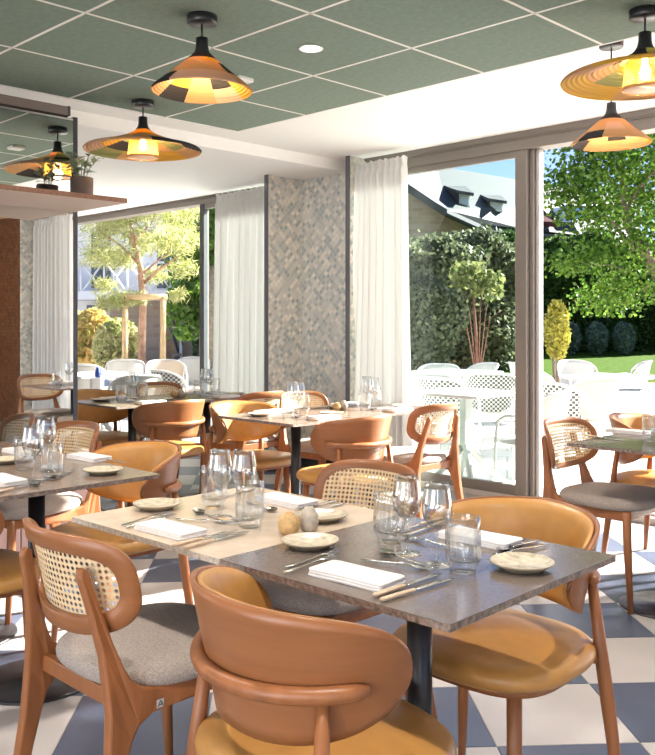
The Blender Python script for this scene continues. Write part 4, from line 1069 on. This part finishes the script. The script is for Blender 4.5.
# maple on the right
dm = 17.5
def V(p): return (p.x, p.y, p.z)
base = (pd(705, 350, dm).x, dm, 0.0)
tp = [base, V(pd(690, 315, dm)), V(pd(655, 270, dm)), V(pd(628, 225, dm)), V(pd(622, 170, dm)), V(pd(625, 110, dm))]
br = [([V(pd(634, 250, dm)), V(pd(612, 222, dm - .4)), V(pd(580, 205, dm - .8))], .05), ([V(pd(626, 205, dm)), V(pd(650, 175, dm - .5)), V(pd(690, 150, dm - .5))], .05),
      ([V(pd(640, 275, dm)), V(pd(610, 265, dm - .5)), V(pd(570, 262, dm - .8))], .035), ([V(pd(644, 290, dm)), V(pd(680, 250, dm)), V(pd(710, 220, dm))], .05), ([V(pd(622, 170, dm)), V(pd(600, 150, dm)), V(pd(575, 135, dm))], .035)]
bl = []
for (x_, y_, rx, rz, n, dd) in ((565, 190, .55, .35, 800, -.8), (590, 170, .8, .5, 1500, -.6), (610, 140, .9, .55, 1800, -.3), (640, 120, 1.1, .6, 2000, 0), (650, 165, .9, .6, 1900, -.4), (625, 200, .8, .5, 1500, .6), (590, 212, .7, .4, 1000, -.9), (655, 230, .8, .6, 1400, -.5),
                                (600, 255, .7, .35, 900, -.6), (570, 262, .55, .28, 500, -.8), (625, 285, .8, .4, 1000, -.3), (605, 300, .7, .35, 800, .2), (690, 180, 1.3, 1.3, 2600, 0), (640, 85, 1.5, .8, 2200, 0), (700, 260, 1.2, .9, 1600, 0), (600, 110, .8, .5, 900, .2)):
    c_ = pd(x_, y_, dm + dd); bl.append((V(c_), (rx * .95, rx * .95, rz * .95), int(n * .8)))
tree('maple_tree', 'big green maple tree on the right beyond the door', base, tp, [.17, .15, .13, .10, .07, .03], BARK, br, bl, LEAF_M, .075, 1.25)
# pine in the left window
dp = 13.5
base = (pd(142, 370, dp).x, dp, 0.0)
tp = [base, V(pd(142, 340, dp)), V(pd(143, 300, dp)), V(pd(140, 265, dp)), V(pd(133, 240, dp)), V(pd(128, 205, dp))]
br = [([V(pd(140, 265, dp)), V(pd(120, 245, dp)), V(pd(100, 232, dp)), V(pd(96, 222, dp))], .025), ([V(pd(142, 285, dp)), V(pd(158, 270, dp)), V(pd(176, 258, dp)), V(pd(190, 240, dp))], .03), ([V(pd(134, 240, dp)), V(pd(150, 225, dp)), V(pd(160, 205, dp))], .022), ([V(pd(141, 275, dp)), V(pd(165, 255, dp)), V(pd(180, 225, dp))], .02), ([V(pd(130, 225, dp)), V(pd(115, 210, dp)), V(pd(110, 200, dp))], .02)]
bl = []
rt = random.Random(9)
for (x_, y_, rx, rz, n) in ((105, 228, .33, .22, 420), (125, 215, .35, .25, 460), (150, 208, .4, .25, 520), (178, 212, .35, .25, 460), (100, 255, .28, .18, 300), (120, 258, .3, .18, 320), (140, 240, .3, .2, 320), (165, 240, .34, .22, 400), (185, 240, .25, .2, 280), (105, 285, .18, .12, 160), (118, 300, .14, .14, 150), (135, 298, .2, .10, 170), (178, 295, .14, .10, 90), (185, 268, .2, .15, 160), (155, 275, .2, .12, 150), (140, 190, .5, .3, 420), (175, 190, .4, .3, 300), (105, 302, .14, .12, 120)):
    c_ = pd(x_, y_, dp + rt.uniform(-.4, .4)); bl.append((V(c_), (rx, rx, rz), int(n * 1.6)))
tree('pine_tree', 'pale needled pine tree outside the left window', base, tp, [.065, .06, .055, .045, .035, .015], BARKP, br, bl, LEAF_P, .016, 10.0)
t = thing('tree_stake_frame', 'pale wooden stake frame around the pine trunk', 'tree support', (base[0], base[1] - .3, 0)); 
for xx in (125, 163):
    qx = (xx - 327.5) / FPX * (dp - .3) - base[0]; b = MB(); b.tube([(qx, 0, 0), (qx, 0, pd(xx, 297, dp - .3).z)], .045, 10); b.build('stake', PINEW, t)
qa = (122 - 327.5) / FPX * (dp - .3) - base[0]; qb = (167 - 327.5) / FPX * (dp - .3) - base[0]; zz = pd(140, 297, dp - .3).z
b = MB(); b.tube([(qa, 0, zz), (qb, 0, zz)], .045, 10); b.build('crossbar', PINEW, t)
# unseen tree added right of the picture to shade part of the terrace and room
gt = Vector((9.6, 6.6, 0)); gb = [((gt.x + a_, gt.y + b_, z_), (1.3, 1.3, .9), 900) for a_, b_, z_ in ((0, 0, 4.6), (.9, .5, 5.2), (-.8, .4, 4.9), (.2, -.9, 5.3), (-.3, .9, 5.8), (.5, .0, 6.2))]
tree('shade_tree', 'leafy tree added outside the picture on the right for shade', tuple(gt), [tuple(gt), (gt.x, gt.y + .1, 2), (gt.x + .1, gt.y, 4), (gt.x, gt.y, 5.8)], [.14, .12, .09, .03], BARK, [], gb, LEAF_M, .12, 1.3)
# trees behind the narrow left pane
dq = 20
base = (pd(208, 355, dq).x, dq, 0.0)
tp = [base, V(pd(209, 310, dq)), V(pd(214, 280, dq)), V(pd(222, 255, dq)), V(pd(228, 230, dq))]
tree('leaning_tree', 'grey leaning tree trunk behind the narrow left pane', base, tp, [.22, .20, .17, .14, .08], BARK, [([V(pd(213, 282, dq)), V(pd(208, 262, dq)), V(pd(206, 240, dq))], .07)],
     [(V(pd(215, 235, dq + .5)), (1.0, .8, .7), 2200), (V(pd(196, 230, dq + .5)), (.6, .6, .9), 1000), (V(pd(232, 215, dq)), (1.0, .8, .7), 1500), (V(pd(190, 300, dq + 1)), (.5, .5, .9), 900)], LEAF_M, .15, 1.3)
# multi-stem sapling before the grey hedge
ds = 18.0
base = (pd(478, 355, ds).x, ds, 0.0); brs = []
for k, (x1, y1) in enumerate(((462, 270), (470, 262), (482, 258), (492, 275), (452, 300), (502, 310))):
    brs.append(([base, V(pd((478 + x1) / 2, 318, ds)), V(pd(x1, y1, ds))], .013))
tree('multi_stem_sapling', 'thin many stemmed sapling before the grey hedge', base, [base, V(pd(476, 330, ds)), V(pd(474, 300, ds)), V(pd(472, 268, ds))], [.026, .022, .014, .006], mat('red_brown_bark', (.20, .085, .06), .9), brs,
     [(V(pd(468, 275, ds)), (.32, .3, .25), 320), (V(pd(488, 285, ds)), (.3, .3, .28), 260), (V(pd(455, 300, ds)), (.2, .2, .2), 120)], LEAF_LB, .09, 1.6)
# boulders
def boulder(x, y, d, s, label):
    bm = bmesh.new(); bmesh.ops.create_icosphere(bm, subdivisions=3, radius=1); r_ = random.Random(int(x))
    off = Vector((r_.random() * 9, r_.random() * 9, 3))
    from mathutils import noise
    for v in bm.verts:
        k = 1 + .35 * noise.noise(v.co * 1.1 + off) + .12 * noise.noise(v.co * 3 + off); v.co = Vector((v.co.x * s[0], v.co.y * s[1], v.co.z * s[2])) * k
        v.co.z = max(v.co.z, -s[2] * .4)
    me = bpy.data.meshes.new('boulder'); bm.to_mesh(me); bm.free(); me.materials.append(ROCK); o = bpy.data.objects.new('boulder', me); C.objects.link(o)
    q = pd(x, y, d); o.location = (q.x, q.y, s[2] * .4 - .02); tag(o, label, 'boulder')
boulder(492, 360, 14.8, (.42, .35, .28), 'pale boulder behind the patio chairs left part')
boulder(535, 362, 14.9, (.30, .3, .24), 'tan boulder next to the bronze mullion')
boulder(212, 352, 16, (.6, .4, .2), 'flat pale stone behind the narrow left pane')
t = thing('bollard', 'dark patio bollard beside the spiky plant', 'bollard', (pd(177, 372, 13.6).x, 13.6, 0))
b = MB(); b.tube([(0, 0, 0), (0, 0, .78)], .05, 16); b.build('post', DARK, t); b = MB(); b.lathe([(.0005, .84), (.075, .83), (.08, .80), (.05, .78), (.0005, .775)], 20); b.build('cap', DARK, t)

# --- left building
DB = 30.0
def bx(x): return (x - 327.5) / FPX * DB
def bz(y): return HC - (y - Y0) / FPX * DB
t = thing('house', 'white building with balcony and stone ground floor behind the pine', 'building', (bx(135), DB, 0)); ox = bx(135)
def hp(name, x0, x1, y0, y1, d0, d1, mt, parent=None, bev=0):
    b = MB(); b.box(bx(x0) - ox, bx(x1) - ox, d0, d1, bz(y1), bz(y0)); return b.build(name, mt, parent or t, bev)
hp('upper_wall', 20, 200, 120, 294, 1.2, 6, WALLW)
hp('balcony_slab', 20, 196, 291, 300, -.3, 1.4, WALLW)
hp('ground_wall', 104, 200, 300, 375, .9, 6, BRICKO)
hp('ground_wall_left', 20, 104, 300, 375, 1.1, 6, WALLW)
hp('column', 107, 109.5, 300, 375, 0, .15, FRAME_L)
for (x0, x1, y0, y1, dd, k) in ((78, 88, 303, 350, 1.05, 1), (90, 103, 303, 350, 1.05, 1), (82, 104, 228, 288, 1.15, 1), (150, 165, 232, 288, 1.15, 1), (170, 186, 232, 288, 1.15, 1)):
    f_ = hp('window', x0, x1, y0, y1, dd - .06, dd + .1, WALLW); hp('pane', x0 + 1, x1 - 1, y0 + 1.5, y1 - 1, dd - .09, dd - .055, DGLASS, f_)
for k in range(7):
    y_ = 226 + k * 5; hp('shutter_slat', 92, 101, y_, y_ + 3, 1.02, 1.06, FRAME_L)
rl = hp('railing', 20, 196, 262, 264, -.28, -.22, WALLW)
def bar(x0, y0, x1, y1, r=.035, d=-.25, mt=WALLW, nm='brace', par=None):
    b = MB(); b.tube([(bx(x0) - ox, d, bz(y0)), (bx(x1) - ox, d, bz(y1))], r, 6); b.build(nm, mt, par or rl)
for k, x0 in enumerate((60, 83, 106, 129, 152, 175)):
    bar(x0, 262, x0, 293); bar(x0 + 2, 264, x0 + 21, 291); bar(x0 + 2, 291, x0 + 21, 264)
bar(196, 262, 196, 293)
st = hp('stair_wall', 163, 176, 298, 372, .55, .9, TIMBER)
bar(164, 300, 180, 345, .05, .35, DARK, 'stair_rail', st); bar(164, 316, 180, 361, .05, .35, DARK, 'stair_rail', st)
hp('drain_pipe', 178, 180, 296, 372, .3, .45, WALLW)

# --- right house with slate roof
DH = 34.0
t = thing('house', 'slate roofed house with dormers behind the hedge', 'building', (pd(470, 320, DH).x, DH, 0)); o2 = Vector(t.location)
def slab(name, pts, thick, mt, parent=None):   # pts: world points of one face, extruded along the face normal away from the camera
    P = [Vector(p) - o2 for p in pts]; n = (P[1] - P[0]).cross(P[2] - P[0]).normalized()
    if n.y < 0: n = -n
    k = len(P); b = MB(); b.add(P + [p + n * thick for p in P], [tuple(range(k)), tuple(range(2 * k - 1, k - 1, -1))] + [(i, (i + 1) % k, k + (i + 1) % k, k + i) for i in range(k)], 0, False); return b.build(name, mt, parent or t)
rf = slab('roof', [pd(380, 150, 36), pd(437, 166, 36.5), pd(532, 183, 40), pd(640, 200, 44), pd(640, 243, 39), pd(537, 232, 36), pd(480, 225, 33.5), pd(447, 210, 32), pd(416, 190, 32), pd(380, 165, 32)], .25, SLATE)
slab('fascia', [pd(416, 191, 31.9), pd(447, 209, 31.9), pd(480, 224, 33.3), pd(537, 231, 35.8), pd(640, 242, 38.8), pd(640, 247, 38.8), pd(537, 235.5, 35.8), pd(480, 228, 33.3), pd(447, 213, 31.9), pd(416, 195, 31.9)], .1, DARK)
slab('front_wall', [pd(380, 165, 33), pd(416, 193, 33), pd(447, 212, 33), pd(480, 226, 34.3), pd(537, 233, 36.8), pd(537, 345, 36.8), pd(380, 350, 33)], .4, BRICKO)
slab('side_wall', [pd(537, 236, 38.5), pd(645, 246, 41), pd(645, 340, 41), pd(537, 340, 38.5)], .4, TIMBER)
def dormer(x0, x1, y0, y1, d, xs):
    f_ = slab('dormer', [pd(x0, y0, d), pd(x1, y0 + 2, d), pd(x1, y1, d), pd(x0, y1 - 2, d)], 1.0, WALLW, rf)
    slab('dormer_window', [pd(x0 + 1.5, y0 + 2, d - .06), pd(x1 - 1.5, y0 + 4, d - .06), pd(x1 - 1.5, y1 - 2, d - .06), pd(x0 + 1.5, y1 - 4, d - .06)], .04, mat('pale_house_glass', (.5, .55, .6), .15), f_)
    slab('dormer_roof', [pd(x0 - xs, y0 - 8, d + 2.2), pd(x1 - xs * .2, y0 - 5, d + 2.2), pd(x1 + 4, y0 + 2, d - .4), pd(x0 - 2, y0 - 1, d - .4)], .12, SLATE, f_)
    slab('dormer_cheek', [pd(x0 - xs, y0 - 8, d + 2.2), pd(x0 - 1, y0, d - .1), pd(x0 - 1, y1 - 1, d - .1)], .05, DARK, f_)
dormer(459, 470, 191, 208, 33.2, 22); dormer(490, 503, 199, 212, 34.3, 18)
slab('skylight', [pd(549, 206, 37.6), pd(560, 207, 38), pd(572, 222, 36.6), pd(562, 222, 36.4)], .06, DGLASS, rf)
slab('solar_panel', [pd(563, 205, 38.2), pd(590, 206, 39), pd(600, 218, 38), pd(576, 218, 37.3)], .06, PANEL_BLUE, rf)
slab('gable', [pd(534, 206, 37.2), pd(538, 204, 37.2), pd(556, 222, 36.2), pd(534, 221, 36.2)], .3, mat('dark_red_timber', (.10, .03, .03), .7), rf)
for x_ in (546, 640): slab('post', [pd(x_ - 1.3, 235, 36.2), pd(x_ + 1.3, 235, 36.2), pd(x_ + 1.3, 340, 36.2), pd(x_ - 1.3, 340, 36.2)], .3, DARK)
slab('brace', [pd(539, 240, 36.1), pd(541, 238, 36.1), pd(547, 247, 36.1), pd(546, 250, 36.1)], .2, DARK); slab('brace', [pd(551, 238, 36.1), pd(553, 240, 36.1), pd(547, 250, 36.1), pd(546, 247, 36.1)], .2, DARK)

bpy.context.view_layer.update()
